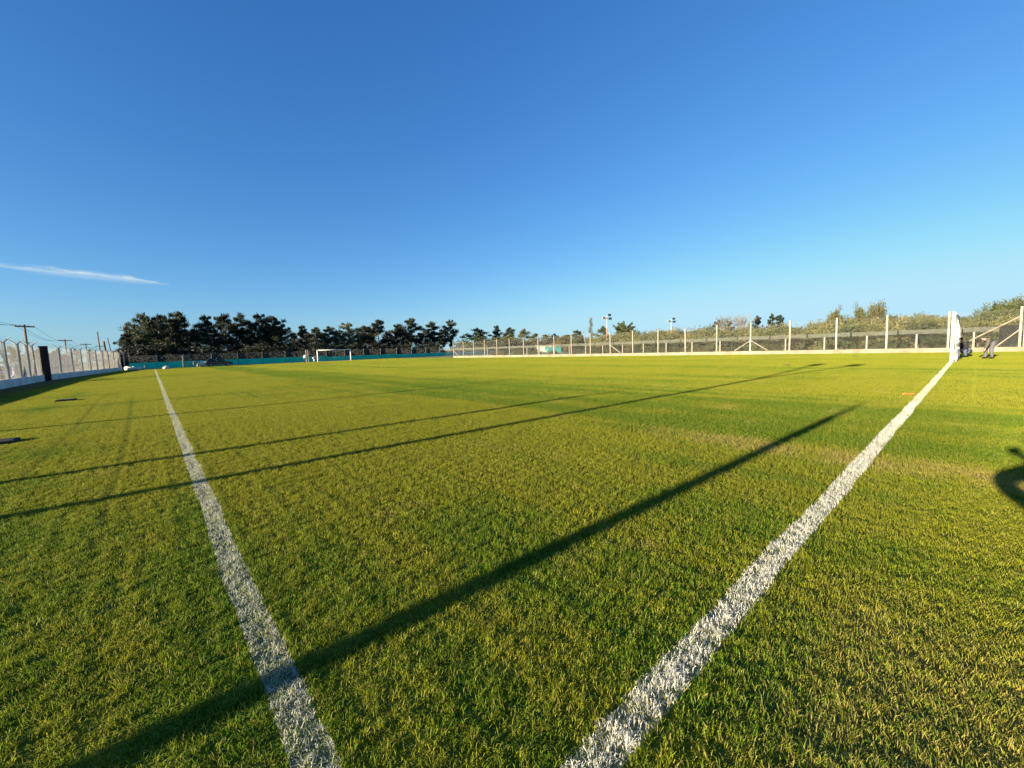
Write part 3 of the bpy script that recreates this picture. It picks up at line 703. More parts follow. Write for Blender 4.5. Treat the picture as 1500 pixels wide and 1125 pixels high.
for k, (x, yt, wpx, Y) in enumerate(row+row2):
    p = onY(x, Y); d = p.length; h = ztop(x, yt, d); wd = px_w(x, d, wpx)*1.25
    lit = k in (1, 14, 15)  # these trees take a brighter needle colour with sunlight put into it
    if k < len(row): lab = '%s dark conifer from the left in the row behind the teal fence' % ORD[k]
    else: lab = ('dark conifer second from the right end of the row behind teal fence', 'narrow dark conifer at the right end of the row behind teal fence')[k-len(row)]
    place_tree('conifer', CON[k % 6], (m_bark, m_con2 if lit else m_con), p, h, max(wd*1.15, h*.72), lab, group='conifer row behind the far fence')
SHR = [shrub(300+k) for k in range(6)]
back = [(200, 480), (224, 474), (246, 474), (262, 470), (321, 484), (369, 476), (391, 474), (408, 476), (430, 488), (454, 488), (475, 488), (500, 483), (526, 486), (545, 482), (570, 484), (592, 481), (617, 488), (648, 482)]
for k, (x, yt) in enumerate(back):
    p = onY(x, 124+(k*7) % 5); d = p.length; h = ztop(x, yt, d)
    place_tree('conifer', CON[(k*5+2) % 6], (m_bark, m_con), p, h, h*.8, '%s conifer of the rear rank, counted from the left, mostly hidden behind the row' % (ORD+['twenty-first'])[k], group='rear rank of conifers')
for k in range(34):
    x = 196+k*13.6; 
    if 338 < x < 356: continue
    p = onY(x, 102.5+(k*3) % 4); d = p.length; h = ztop(x, (514 if 262 < x < 350 else 509)-5*(k % 3), d)
    place_tree('dark_hedge_bush', SHR[k % 6], (m_bark, m_hedge), p, h, h*1.7, 'dark bush under the conifers just behind the teal fence', 'bush', 'dark bushes under the conifers', names=('stems', 'foliage'))
GB = [conifer(200+k, W=.5, bare=.1, clumps=34, spire=.2, leaf=.035, cn=80) for k in range(3)]
for x, yt, wpx, d, pr, mm, lab in [
    (703, 481, 40, 150, GB[0], m_con, 'dark spreading tree with sloping crown right of the conifer row'),
    (727, 477, 20, 152, CON[0], m_con, 'slim dark conifer beside the dark spreading tree'),
    (747, 480, 26, 150, CON[3], m_con, 'bushy dark conifer left of the pale green tree'),
    (768, 482, 22, 145, GB[1], m_olive, 'pale green loose tree between dark conifers and olive trees'),
    (784, 489, 20, 155, GB[2], m_green, 'low dark green tree behind the white shed'),
    (800, 490, 20, 155, GB[0], m_olive, 'olive tree behind the white shed, right of its middle'),
    (813, 489, 18, 158, GB[1], m_con, 'small dark tree left of the yellow tree'),
    (829, 491, 34, 120, GB[2], m_yel, 'broad yellow autumn tree behind the white fence'),
    (847, 484, 28, 130, GB[0], m_con2, 'brownish green tree between yellow tree and poplar'),
    (883, 478, 20, 110, GB[1], m_green, 'small green tree against the red floodlight mast'),
    (1052, 469.5, 20, 150, GB[2], m_con, 'flat topped dark tree at left end of the group over the scrub'),
    (1068, 470, 16, 155, GB[0], m_con, 'small dark tree under the bare pale tree'),
    (1108, 463, 16, 150, CON[1], m_con, 'left of the three dark pines rising over the scrub'),
    (1130, 460, 16, 150, CON[2], m_con, 'middle of the three dark pines rising over the scrub'),
    (1143, 462, 18, 148, CON[4], m_con, 'right of the three dark pines rising over the scrub')]:
    p = bear(x, d); h = ztop(x, yt, d); wd = px_w(x, d, wpx)*1.4
    place_tree('tree', pr, (m_bark, mm), p, h, wd, lab)
for k in range(22):
    x = 684+k*9.2; d = 128+(k*5) % 9; p = bear(x, d); h = ztop(x, 498-((k*7) % 5)*1.8, d)
    place_tree('distant_bush', SHR[k % 6], (m_bark, (m_con2, m_olive, m_green, m_con)[(k*3) % 4]), p, h, h*2.1, 'low bush in the distant belt behind the far end of the white fence', 'bush', 'distant belt of bushes', names=('stems', 'foliage'))
p = bear(866, 130); place_tree('poplar_tree', poplar(5), (m_twig, m_olive), p, ztop(866, 468, 130), ztop(866, 468, 130)*.75, 'tall thin pale poplar left of the floodlight mast')
p = bear(915, 105); place_tree('bushy_palm', palmish(6), (m_bark, m_green), p, ztop(915, 472, 105), px_w(915, 105, 30)*1.25, 'dark green spiky tree right of the red floodlight mast')
BT = [bare_tree(41), bare_tree(42, 3), bare_tree(43, 5)]
for x, yt, wpx, d, k, lab in [(1065, 459, 30, 140, 0, 'left bare pale tree behind the scrub'), (1090, 457, 34, 142, 0, 'right bare pale tree behind the scrub'),
    (1224, 449, 26, 66, 2, 'small olive tree at left end of the thin leaved trees over the bank'), (1255, 445, 26, 67, 2, 'second thin leaved reddish tree over the scrub bank'),
    (1274, 446, 22, 68, 1, 'third thin leaved tree over the scrub bank'), (1290, 442, 24, 66, 1, 'tallest thin leaved tree behind the white fence post')]:
    p = bear(x, d); h = ztop(x, yt, d)
    place_tree('thin_tree', BT[k], (m_pbark if k == 0 else m_twig, m_olive), p, h, px_w(x, d, wpx)*1.5, lab)

# the mound at the right and the scrub bank
def mound_h(x, y):
    a = 4.3*math.exp(-((x-76)/15)**2-((y+13)/12)**2)
    b = 1.1*math.exp(-((x-66)/9)**2)*(1/(1+math.exp((y-45)/6)))
    return max(0, (a+b)*(1+.18*noise.noise(Vector((x*.25, y*.25, 0)))) + .25*noise.noise(Vector((x*.6, y*.6, 5))) - .12)
mb = MB(); nx, ny = 46, 90; xs = [51.5+i*1.1 for i in range(nx)]; ys = [-42+j*1.4 for j in range(ny)]
for y in ys:
    for x in xs: mb.v.append((x, y, mound_h(x, y)-.05))
for j in range(ny-1):
    for i in range(nx-1): o_ = j*nx+i; mb.f.append((o_, o_+1, o_+nx+1, o_+nx))
m_mound = mat('mound_earth', (0.26, 0.21, 0.12), (0.12, 0.12, 0.05), 0.95, 0.5, 0.6, detail=8)
tag(mb.build('mound', m_mound, smooth=True), kind='structure')
def topy(x):
    T = [(850, 489), (925, 482), (960, 479), (1010, 479), (1040, 476), (1100, 475), (1160, 473), (1200, 468), (1240, 461), (1300, 459), (1350, 456), (1400, 459), (1425, 461), (1450, 455), (1520, 452)]
    for (a, b), (c, d) in zip(T[:-1], T[1:]):
        if x <= c: return b+(d-b)*(x-a)/(c-a)
    return T[-1][1]
SL = ('low scrub bush in the front rank of the bank just behind the netting', 'scrub bush in the middle rank of the bank behind the white fence', 'tall scrub bush in the rear rank of the bank, its top against the sky')
for rowi, (X, step, k0, k1) in enumerate(((54, 15, 7, 17), (59, 12, 3, 9), (66, 10, -1, 4))):
    x = 868 + rowi*4
    while x < 1500:
        p = onX(x, X+rng.uniform(-1.5, 1.5)); d = p.length; zb = mound_h(p.x, p.y) if p.y < 80 else 0
        zt = ztop(x, topy(x)+rng.uniform(k0, k1), d); h = max(.7, zt-zb)
        if x < 1432 or rowi < 2:
            wd = max(h*1.15, px_w(x, d, step*1.9)); p.z = zb-.1
            place_tree('scrub_bush', SHR[rng.randrange(6)], (m_twig, m_green if rng.random() < .22 else m_olive), p, h+.1, min(wd, 7), SL[rowi], 'bush', 'scrub bank behind the white fence', names=('stems', 'foliage'))
        x += step*rng.uniform(.75, 1.25)
for x, yt, d, wpx in ((1436, 452, 78, 24), (1450, 443, 80, 26), (1462, 437, 82, 28), (1476, 432, 82, 28), (1490, 430, 82, 30), (1505, 432, 82, 30), (1484, 439, 76, 24), (1466, 446, 74, 18), (1500, 441, 74, 20)):
    p = bear(x, d); zb = mound_h(p.x, p.y); p.z = zb-.1; h = max(.6, ztop(x, yt, d)-zb)
    place_tree('mound_bush', SHR[rng.randrange(6)], (m_twig, m_green), p, h+.1, px_w(x, d, wpx)*1.9, 'green bush crowning the earth mound at the right', 'bush', 'bushes on top of the mound', names=('stems', 'foliage'))
# low weeds in front of the bank
for k in range(36):
    p = Vector((rng.uniform(51.2, 53.5), -14+k*2.2+rng.uniform(-.8, .8), 0)); h = rng.uniform(.5, 1.5)
    place_tree('weed_clump', SHR[k % 6], (m_twig, m_olive if k % 3 else m_green), p, h, h*rng.uniform(1.2, 2.0), 'low weed clump at the foot of the bank behind the white fence', 'weeds', 'weeds at the foot of the bank', names=('stems', 'foliage'))
# rubble on the mound
m_rubble = mat('pale_rubble', (0.52, 0.45, 0.36), (0.34, 0.28, 0.2), 0.95, 2, 0.4); m_orange = mat('orange_brick', (0.50, 0.2, 0.09), (0.36, 0.14, 0.07), 0.9, 2, 0.3)
def rock(seed, s):
    q = random.Random(seed); bm = bmesh.new(); bmesh.ops.create_icosphere(bm, subdivisions=2, radius=1)
    for v in bm.verts: v.co *= 1+.35*noise.noise(v.co*1.3+Vector((seed, 0, 0)))
    for v in bm.verts: v.co = Vector((v.co.x*s[0], v.co.y*s[1], v.co.z*s[2]))
    me = bpy.data.meshes.new('rock'); bm.to_mesh(me); bm.free(); return me
def on_mound(x, y):
    d = ray(x, y); D = Vector((d.x, d.y, 0)).normalized(); dist = 50
    while dist < 95:
        p = D*dist
        if mound_h(p.x, p.y) >= ztop(x, y, dist): break
        dist += .4
    p.z = mound_h(p.x, p.y); return p
for k, (x, y, s) in enumerate(((1447, 461, .5), (1453, 457, .45), (1459, 455, .6), (1466, 463, .5), (1474, 459, .45), (1480, 457, .5), (1440, 467, .4), (1450, 473, .35), (1434, 470, .4), (1485, 463, .4))):
    p = on_mound(x, y); me = rock(k, (s*1.3, s, s*.6)); me.materials.append(m_rubble)
    tag(link('rubble_chunk', me, None, p), 'pale chunk of rubble lying on the slope of the mound', 'rubble', 'rubble on the mound')
p = on_mound(1490, 462); me = rock(77, (.7, .5, .45)); me.materials.append(m_orange); tag(link('brick_lump', me, None, p+Vector((0, 0, .2))), 'orange brick lump on the mound near the gate posts', 'rubble')
bm = bmesh.new(); n1, n2 = 24, 10
for i in range(n1):
    for j in range(n2):
        a, b_ = 2*math.pi*i/n1, 2*math.pi*j/n2; r_ = .62+.2*math.cos(b_); bm.verts.new((r_*math.cos(a), .2*math.sin(b_)*.9, r_*math.sin(a)))
bm.verts.ensure_lookup_table()
for i in range(n1):
    for j in range(n2): bm.faces.new([bm.verts[(i % n1)*n2+j], bm.verts[((i+1) % n1)*n2+j], bm.verts[((i+1) % n1)*n2+(j+1) % n2], bm.verts[i*n2+(j+1) % n2]])
me = bpy.data.meshes.new('ring'); bm.to_mesh(me); bm.free(); me.materials.append(mat('pale_ring', (0.55, 0.50, 0.42), (0.4, .36, .3), .8, 4)); me.polygons.foreach_set('use_smooth', [True]*len(me.polygons))
o = tag(link('concrete_ring', me, None, on_mound(1468, 456)+Vector((0, 0, .35))), 'pale round ring lying tilted on the rubble of the mound', 'ring'); o.rotation_euler = (.9, .2, -.7)

# ------------------------------------------------------------------ background beyond the left fence
m_tile = mat('roof_sheet', (0.45, 0.43, 0.40), (0.33, 0.31, 0.29), 0.7, 2); m_brick = mat('brick_wall', (0.46, 0.2, 0.11), (0.33, 0.15, 0.09), 0.9, 3, 0.3)
m_cream = mat('cream_wall', (0.34, 0.29, 0.22), (0.27, 0.225, 0.17), 0.9, 1, 0.2); m_pink = mat('pink_wall', (0.30, 0.20, 0.155), (0.24, .155, .12), 0.9, 1, 0.2)
m_plain = mat('white_wall', (0.50, 0.48, 0.43), (0.40, 0.38, 0.34), 0.9, 1, 0.2)
def house(label, p, rz, size, mw, mr, gable=0.0, wins=2, cat='house', name='house', door=True):
    t_ = thing(name, label, cat, p, rz); L, W, H = size
    b = MB(); b.box((0, 0, H/2-.1), (L, W, H+.2)); b.build('wall', mw, t_)
    b = MB()
    if gable:
        ov = .35; A_ = [(-L/2-ov, -W/2-ov, H+.02), (L/2+ov, -W/2-ov, H+.02), (L/2+ov, W/2+ov, H+.02), (-L/2-ov, W/2+ov, H+.02), (-L/2-ov, 0, H+gable), (L/2+ov, 0, H+gable)]
        b.v = A_; b.f = [(0, 1, 5, 4), (2, 3, 4, 5), (0, 4, 3), (1, 2, 5), (3, 2, 1, 0)]
    else: b.box((0, 0, H+.12), (L+.3, W+.3, .2))
    b.build('roof', mr, t_)
    for k in range(wins):
        x = -L/2+L*(k+.7)/(wins+.4)
        f = MB(); f.box((x, -W/2-.03, H*.55), (1.2, .06, 1.1)); fo = f.build('window', m_white, t_)
        g_ = MB(); g_.box((x, -W/2-.065, H*.55), (1.02, .02, .92)); g_.build('pane', m_glass, fo)
    if door:
        f = MB(); f.box((L/2-.8, -W/2-.03, 1.0), (.9, .06, 2.0)); d_ = f.build('door', m_wood, t_); g_ = MB(); g_.box((L/2-1.1, -W/2-.075, 1.0), (.06, .03, .12)); g_.build('handle', m_galv, d_)
    return t_
house('long low white building seen through the left fence right of the black pillar', (-13.6, 112, 0), math.pi/2, (30, 2.4, 2.9), m_plain, m_tile, 0, 5, 'building', 'low_building')
house('low house with pale flat roof at the left end of the conifers', onY(212, 128), 0, (13, 7, 3.0), m_pink, m_plain, 0, 3)
house('orange brick house glimpsed between conifers above the teal fence', onY(349, 124), 0, (3.6, 5, 3.9), m_brick, m_brick, 0, 1)
house('brown brick house hidden under the conifers left of the dark car', onY(275, 126), 0, (15, 6, 2.7), m_brick, m_tile, .5, 4)
house('pale house glimpsed behind the conifers right of the far goal', onY(566, 140), 0, (9, 6, 3.3), m_cream, m_tile, .6, 3)
house('pink house behind the gap in the tree row', onY(697, 150), .1, (7, 6, 3.6), m_pink, m_pink, .5, 2)
house('low grey house behind the conifers at middle of row', onY(430, 130), 0, (10, 6, 4.0), m_cream, m_tile, .5, 2)
house('white shed behind the fence near the teal container', bear(799, 125), -.55, (5.2, 4, 1.9), m_plain, m_cream, .25, 1, 'shed', 'shed')
p = bear(811, 104); ct = thing('teal_container', 'bright teal box container behind the white fence beside the shed', 'container', p, -.6)
m_tealp = mat('teal_paint', (0.03, 0.20, 0.185), (0.022, 0.16, 0.15), 0.6, 1)
b = MB(); b.box((0, 0, .65), (3.4, 1.9, 1.35)); b.build('body', m_tealp, ct)
for k in range(9): b = MB(); b.box((-1.5+.375*k, -.965, .65), (.16, .03, 1.2)); b.build('rib', m_tealp, ct)
b = MB(); b.box((0, 0, 1.36), (3.5, 2.0, .06)); b.build('lid', m_tealp, ct)
# leaning white pole behind the fence
A_ = bear(861, 84); t_ = thing('leaning_pole', 'white pole leaning against a fence post left of the floodlight mast', 'pole', A_)
B_ = bear(857.5, 84); v = B_-A_; top = ztop(857.5, 487, 84)
b = MB(); b.tube((0, 0, -.05), (v.x*1.9, v.y*1.9, top), .07, .06, n=8); b.build('shaft', m_white, t_); b = MB(); b.box((v.x*1.9, v.y*1.9, top+.05), (.35, .35, .14)); b.build('cap', m_white, t_)

# utility poles and wires
def upole(x, yt, d, arm, lean, r, label):
    p = bear(x, d); h = ztop(x, yt, d); t_ = thing('utility_pole', label, 'utility pole', p, .75)
    b = MB(); b.tube((0, 0, -.2), (lean, 0, h), r, r*.75, n=8); b.build('shaft', m_wood, t_)
    if arm:
        b = MB(); b.box((lean, 0, h-.25), (arm, .13, .14)); a = b.build('crossarm', m_wood, t_)
        for k in (-.45, -.2, .2, .45): i_ = MB(); i_.tube((lean+arm*k, 0, h-.18), (lean+arm*k, 0, h), .05, .03, n=6); i_.build('insulator', m_conc, a)
    return p+Vector((0, 0, h-.1))
u1 = upole(43.5, 475.5, 78, 1.9, 0, .14, 'brown utility pole with crossarm nearest on the left')
u2 = upole(99.5, 497, 128, 2.6, 0, .14, 'second utility pole with wide crossarm above the left fence')
u3 = upole(129, 503, 158, 2.6, 0, .14, 'third utility pole, small crossarm, further along left fence')
u4 = upole(149.5, 486, 120, 0, -.2, .13, 'tall thin dark pole left of the conifers')
u5 = upole(158, 500, 112, 0, -.3, .22, 'short thick dark pole left of the conifers')
u6 = upole(168, 495, 125, 0, -.9, .11, 'thin pole leaning left beside the first conifer')
u7 = upole(149, 506, 170, 2.4, 0, .13, 'farthest utility pole with crossarm behind the tall thin pole')
u0 = bear(-120, 60)+Vector((0, 0, 8.2))
wi = 0
for (a, b_, lab) in ((u0, u1, 'overhead cable at the left edge to the nearest pole'), (u1, u2, 'overhead cable between the first and second utility poles'), (u2, u3, 'overhead cable between the second and third utility poles'), (u3, u7, 'overhead cable from third pole to the farthest pole')):
    t_ = MB()
    for off in (-.9, .9, -.4):
        o3 = Vector((off*.73, off*.68, 0)); pts = []
        for k in range(13): u = k/12; pts.append(a.lerp(b_, u)+o3+Vector((0, 0, -.9*4*u*(1-u))))
        t_.path(pts, .018, n=3)
    tag(t_.build('overhead_cable', m_dark), lab, 'cable')
# far trees and scrub over the road
for k, (x, yt, d, wpx, mm) in enumerate(((-12, 505, 95, 40, m_olive), (22, 508, 100, 42, m_olive), (58, 511, 120, 40, m_olive), (84, 512, 130, 34, m_con2), (112, 511, 150, 22, m_green), (134, 513, 160, 22, m_con2), (152, 515, 170, 20, m_olive), (168, 515, 165, 20, m_olive), (180, 512, 140, 18, m_olive))):
    p = bear(x, d); h = ztop(x, yt, d)
    place_tree('roadside_tree', GB[k % 3], (m_bark, mm), p, h, px_w(x, d, wpx)*1.3, '%s hazy roadside tree from the left edge beyond the left fence' % ORD[k], group='roadside trees beyond the left fence')
for k in range(9):
    p = Vector((-9.2-rng.uniform(0, 1.2), 44+k*3.2+rng.uniform(-1, 1), 0)); h = rng.uniform(.4, 1.0)
    place_tree('roadside_weed', SHR[k % 6], (m_twig, m_olive), p, h, h*1.5, 'dry weed clump along the road just behind the left fence', 'weeds', 'weeds behind the left fence', names=('stems', 'foliage'))

# ------------------------------------------------------------------ vehicles
def car(label, p, rz, paint, s=1.0):
    t_ = thing('parked_car', label, 'car', p, rz); t_.scale = (s, s, s); W = .86
    prof = [(-2.1, .32), (-2.15, .62), (-2.05, .86), (-1.75, .93), (-1.0, .96), (.95, .97), (1.75, .84), (2.1, .68), (2.15, .42), (2.05, .3)]
    b = MB(); n = len(prof)
    for y, k in ((-W, 1), (-W*.96, 1.0), (W*.96, 1.0), (W, 1)):
        for x, z in prof: b.v.append((x*(1 if abs(y) < W else .985), y, z if abs(y) < W else .3+(z-.3)*.93))
    for j in range(3):
        for k in range(n): b.f.append((j*n+k, j*n+(k+1) % n, (j+1)*n+(k+1) % n, (j+1)*n+k))
    b.f += [tuple(reversed(range(n))), tuple(3*n+k for k in range(n))]; b.build('body', paint, t_)
    c = MB(); lo = [(-1.9, .93), (1.0, .96)]; hi = [(-1.35, 1.44), (.25, 1.46)]
    c.v = [(lo[0][0], -.8, lo[0][1]), (lo[1][0], -.8, lo[1][1]), (lo[1][0], .8, lo[1][1]), (lo[0][0], .8, lo[0][1]), (hi[0][0], -.62, hi[0][1]), (hi[1][0], -.62, hi[1][1]), (hi[1][0], .62, hi[1][1]), (hi[0][0], .62, hi[0][1])]
    c.f = [(0, 1, 5, 4), (1, 2, 6, 5), (2, 3, 7, 6), (3, 0, 4, 7), (4, 5, 6, 7)]; cab = c.build('windows', m_glass, t_)
    r_ = MB(); r_.box((-.55, 0, 1.465), (1.62, 1.22, .05)); r_.build('roof', paint, t_)
    for x0, x1 in ((1.0, .25), (-.45, -.45), (-1.9, -1.35)):
        for sy in (-1, 1): q = MB(); q.tube((x0, sy*.805, .94), (x1, sy*.63, 1.46), .035, n=5); q.build('pillar', paint, cab)
    for x in (-1.3, 1.32):
        for sy in (-1, 1):
            wq = MB(); wq.tube((x, sy*.68, .32), (x, sy*.88, .32), .32, n=16); wo_ = wq.build('wheel', m_rub, t_); rq = MB(); rq.tube((x, sy*.87, .32), (x, sy*.895, .32), .19, n=12); rq.build('rim', m_galv, wo_)
    for sy in (-1, 1):
        q = MB(); q.box((2.09, sy*.62, .64), (.1, .32, .14)); q.build('headlight', m_white, t_); q = MB(); q.box((-2.1, sy*.66, .74), (.1, .24, .16)); q.build('tail_light', m_red, t_)
    return t_
m_blackp = mat('black_car_paint', (0.012, 0.013, 0.015), (0.01, 0.011, 0.013), 0.2, 1, spec=.5); m_silver = mat('silver_car_paint', (0.5, 0.5, 0.5), (.46, .46, .46), .3, 1, metal=.4); m_whitep = mat('white_car_paint', (.72, .72, .72), (.68, .68, .68), .3, 1)
car('black car parked in front of the teal fence left of far goal', onY(320, FY-2.4), 0.02, m_blackp, 1.0)
car('silver car parked on the dirt road behind the left fence', (-12.4, 74, 0), math.pi/2, m_silver)
car('white car parked on the dirt road further behind the left fence', (-11.8, 122, 0), math.pi/2, m_whitep)
# white tank left of the dark car
tp_ = onY(297, FY-2.8); t_ = thing('white_tank', 'small white tank lying left of the black car', 'tank', tp_)
b = MB(); b.tube((-.9, 0, .55), (.9, 0, .55), .42, n=16); b.tube((-1.0, 0, .55), (-.9, 0, .55), .3, .42, n=16); b.tube((.9, 0, .55), (1.0, 0, .55), .42, .3, n=16); b.build('drum', m_plain, t_, False)
for x in (-.5, .5): b = MB(); b.box((x, 0, .08), (.12, .7, .18)); b.build('foot', m_conc, t_)
b = MB(); b.box((-1.15, 0, .75), (.6, .7, .6)); b.build('tank_box', m_white, t_)

# ------------------------------------------------------------------ small things
def sack(label, p, s, m, rz, group, name='sack'):
    me = rock(int(abs(p[0]*37+p[1]*11)) % 91, s); me.materials.append(m); me.polygons.foreach_set('use_smooth', [True]*len(me.polygons))
    o = tag(link(name, me, None, (p[0], p[1], s[2]*.7)), label, 'sack', group); o.rotation_euler = (0, 0, rz); return o
for k in range(7):
    p = gp(185+k*2.6, 541.2 - k*.35); p = on_line(186+k*2.8, (-3.0, 95.5), (6, 94.8)); sack('white sack in the heap at the end of the left fence', (p.x, p.y+rng.uniform(-.6, .3)), (.55, .4, rng.uniform(.25, .42)), m_plain, rng.uniform(0, 3), 'white sacks by the left fence end')
p = onY(242.5, 90); sack('single white sack lying alone left of the wicket gate', (p.x, p.y), (.5, .35, .32), m_plain, .4, None)
p = onY(210.5, 92.5); t_ = thing('marker_post', 'short pale post standing near the far end of the touchline', 'post', p); b = MB(); b.tube((0, 0, -.05), (.05, 0, .95), .09, .08, n=8); b.build('shaft', m_conc, t_); b = MB(); b.tube((.05, 0, .95), (.05, 0, 1.0), .1, .06, n=8); b.build('cap', m_white, t_)
# blue tarpaulin bundle on the wall
tb = MB(); nu, nv = 22, 14
for j in range(nv+1):
    for i in range(nu):
        a = 2*math.pi*i/nu; v_ = j/nv; r_ = (1-v_)**.75; nz = noise.noise(Vector((math.cos(a)*1.7, math.sin(a)*1.7, v_*3)))
        tb.v.append((.33*r_*math.cos(a)*(1+.35*nz), 1.0*r_*math.sin(a)*(1+.3*nz), 1.15*v_*(1+.12*nz)))
for j in range(nv):
    for i in range(nu): tb.f.append((j*nu+i, j*nu+(i+1) % nu, (j+1)*nu+(i+1) % nu, (j+1)*nu+i))
me = tb.mesh('tarpaulin_bundle'); me.materials.append(mat('blue_tarpaulin', (0.16, 0.2, 0.27), (0.09, 0.115, 0.17), .7, 3, .4)); me.polygons.foreach_set('use_smooth', [True]*len(me.polygons))
tag(link('tarpaulin_bundle', me, None, (-7.85, 48.6, 0.3)), 'crumpled blue grey tarpaulin heaped against the left fence wall', 'tarpaulin')
# sunk box covers beside the touchline
def cover(label, p, sx, sy):
    t_ = thing('box_cover', label, 'cover', p); b = MB(); b.box((0, 0, .015), (sx, sy, .07)); b.build('frame', m_rub, t_); b = MB(); b.box((0, 0, .045), (sx-.08, sy-.08, .03)); b.build('lid', m_black, t_)
cover('dark irrigation box lid in the grass between left fence and touchline', gp(97, 587), .55, .55)
cover('dark irrigation box lid in the grass at the left edge', gp(-4, 650), .5, .5)
# orange peg by the goal line and scraps on the grass
p = gp(1333, 579); t_ = thing('orange_peg', 'small orange marker lying beside the goal line', 'marker', (p.x, p.y, 0)); m_op = mat('orange_plastic', (0.75, 0.2, 0.05), (.65, .16, .04), .5, 3)
b = MB(); b.tube((-.11, .095, .035), (.09, -.08, .035), .014, .01, n=8); b.build('shaft', m_op, t_); b = MB(); b.tube((-.13, .112, .035), (-.11, .095, .035), .02, n=8); b.build('head', m_op, t_)
for x, y, lab in ((1253, 522.5, 'white scrap of paper on the grass near the white fence'), (1152, 535.5, 'tiny pale scrap on the grass before the shadow tip')):
    p = gp(x, y); b = MB(); q = .16
    for (u, v_, z) in ((-q, -q, .05), (q, -q*.7, .09), (q*.8, q, .06), (-q*.9, q*.8, .1)): b.v.append((u, v_, z))
    for (u, v_, z) in ((-q, -q, .045), (q, -q*.7, .085), (q*.8, q, .055), (-q*.9, q*.8, .095)): b.v.append((u, v_, z))
    b.f = [(0, 1, 2), (0, 2, 3), (6, 5, 4), (7, 6, 4)]; o = tag(b.build('paper_scrap', m_white), lab, 'litter'); o.location = (p.x, p.y, 0)
p = gp(1404.5, 523); t_ = thing('leaning_rod', 'thin white rod leaning beside the crouching person by the near goal', 'rod', p)
b = MB(); b.tube((0, 0, 0), (.28, -.1, 1.75), .03, .026, n=8); b.build('shaft', m_white, t_); b = MB(); b.box((.0, 0, .04), (.14, .1, .08)); b.build('foot', m_dark, t_)

# ------------------------------------------------------------------ people
def skin_mesh(verts, edges, radii, root, sub=2):
    me = bpy.data.meshes.new('body'); me.from_pydata(verts, edges, []); o = bpy.data.objects.new('tmp', me); COL.objects.link(o)
    md = o.modifiers.new('s', 'SKIN'); md.use_smooth_shade = True
    for i, r_ in enumerate(radii): me.skin_vertices[0].data[i].radius = (r_, r_) if not isinstance(r_, tuple) else r_
    me.skin_vertices[0].data[root].use_root = True
    sb = o.modifiers.new('u', 'SUBSURF'); sb.levels = sub; sb.render_levels = sub
    dg = bpy.context.evaluated_depsgraph_get(); ev = o.evaluated_get(dg); out = bpy.data.meshes.new_from_object(ev); bpy.data.objects.remove(o)
    out.polygons.foreach_set('use_smooth', [True]*len(out.polygons)); return out
m_skin = mat('skin', (0.42, 0.26, 0.18), (0.36, 0.21, 0.14), .6, 4); m_hair = mat('dark_hair', (0.03, 0.022, 0.016), (.018, .013, .01), .7, 9)
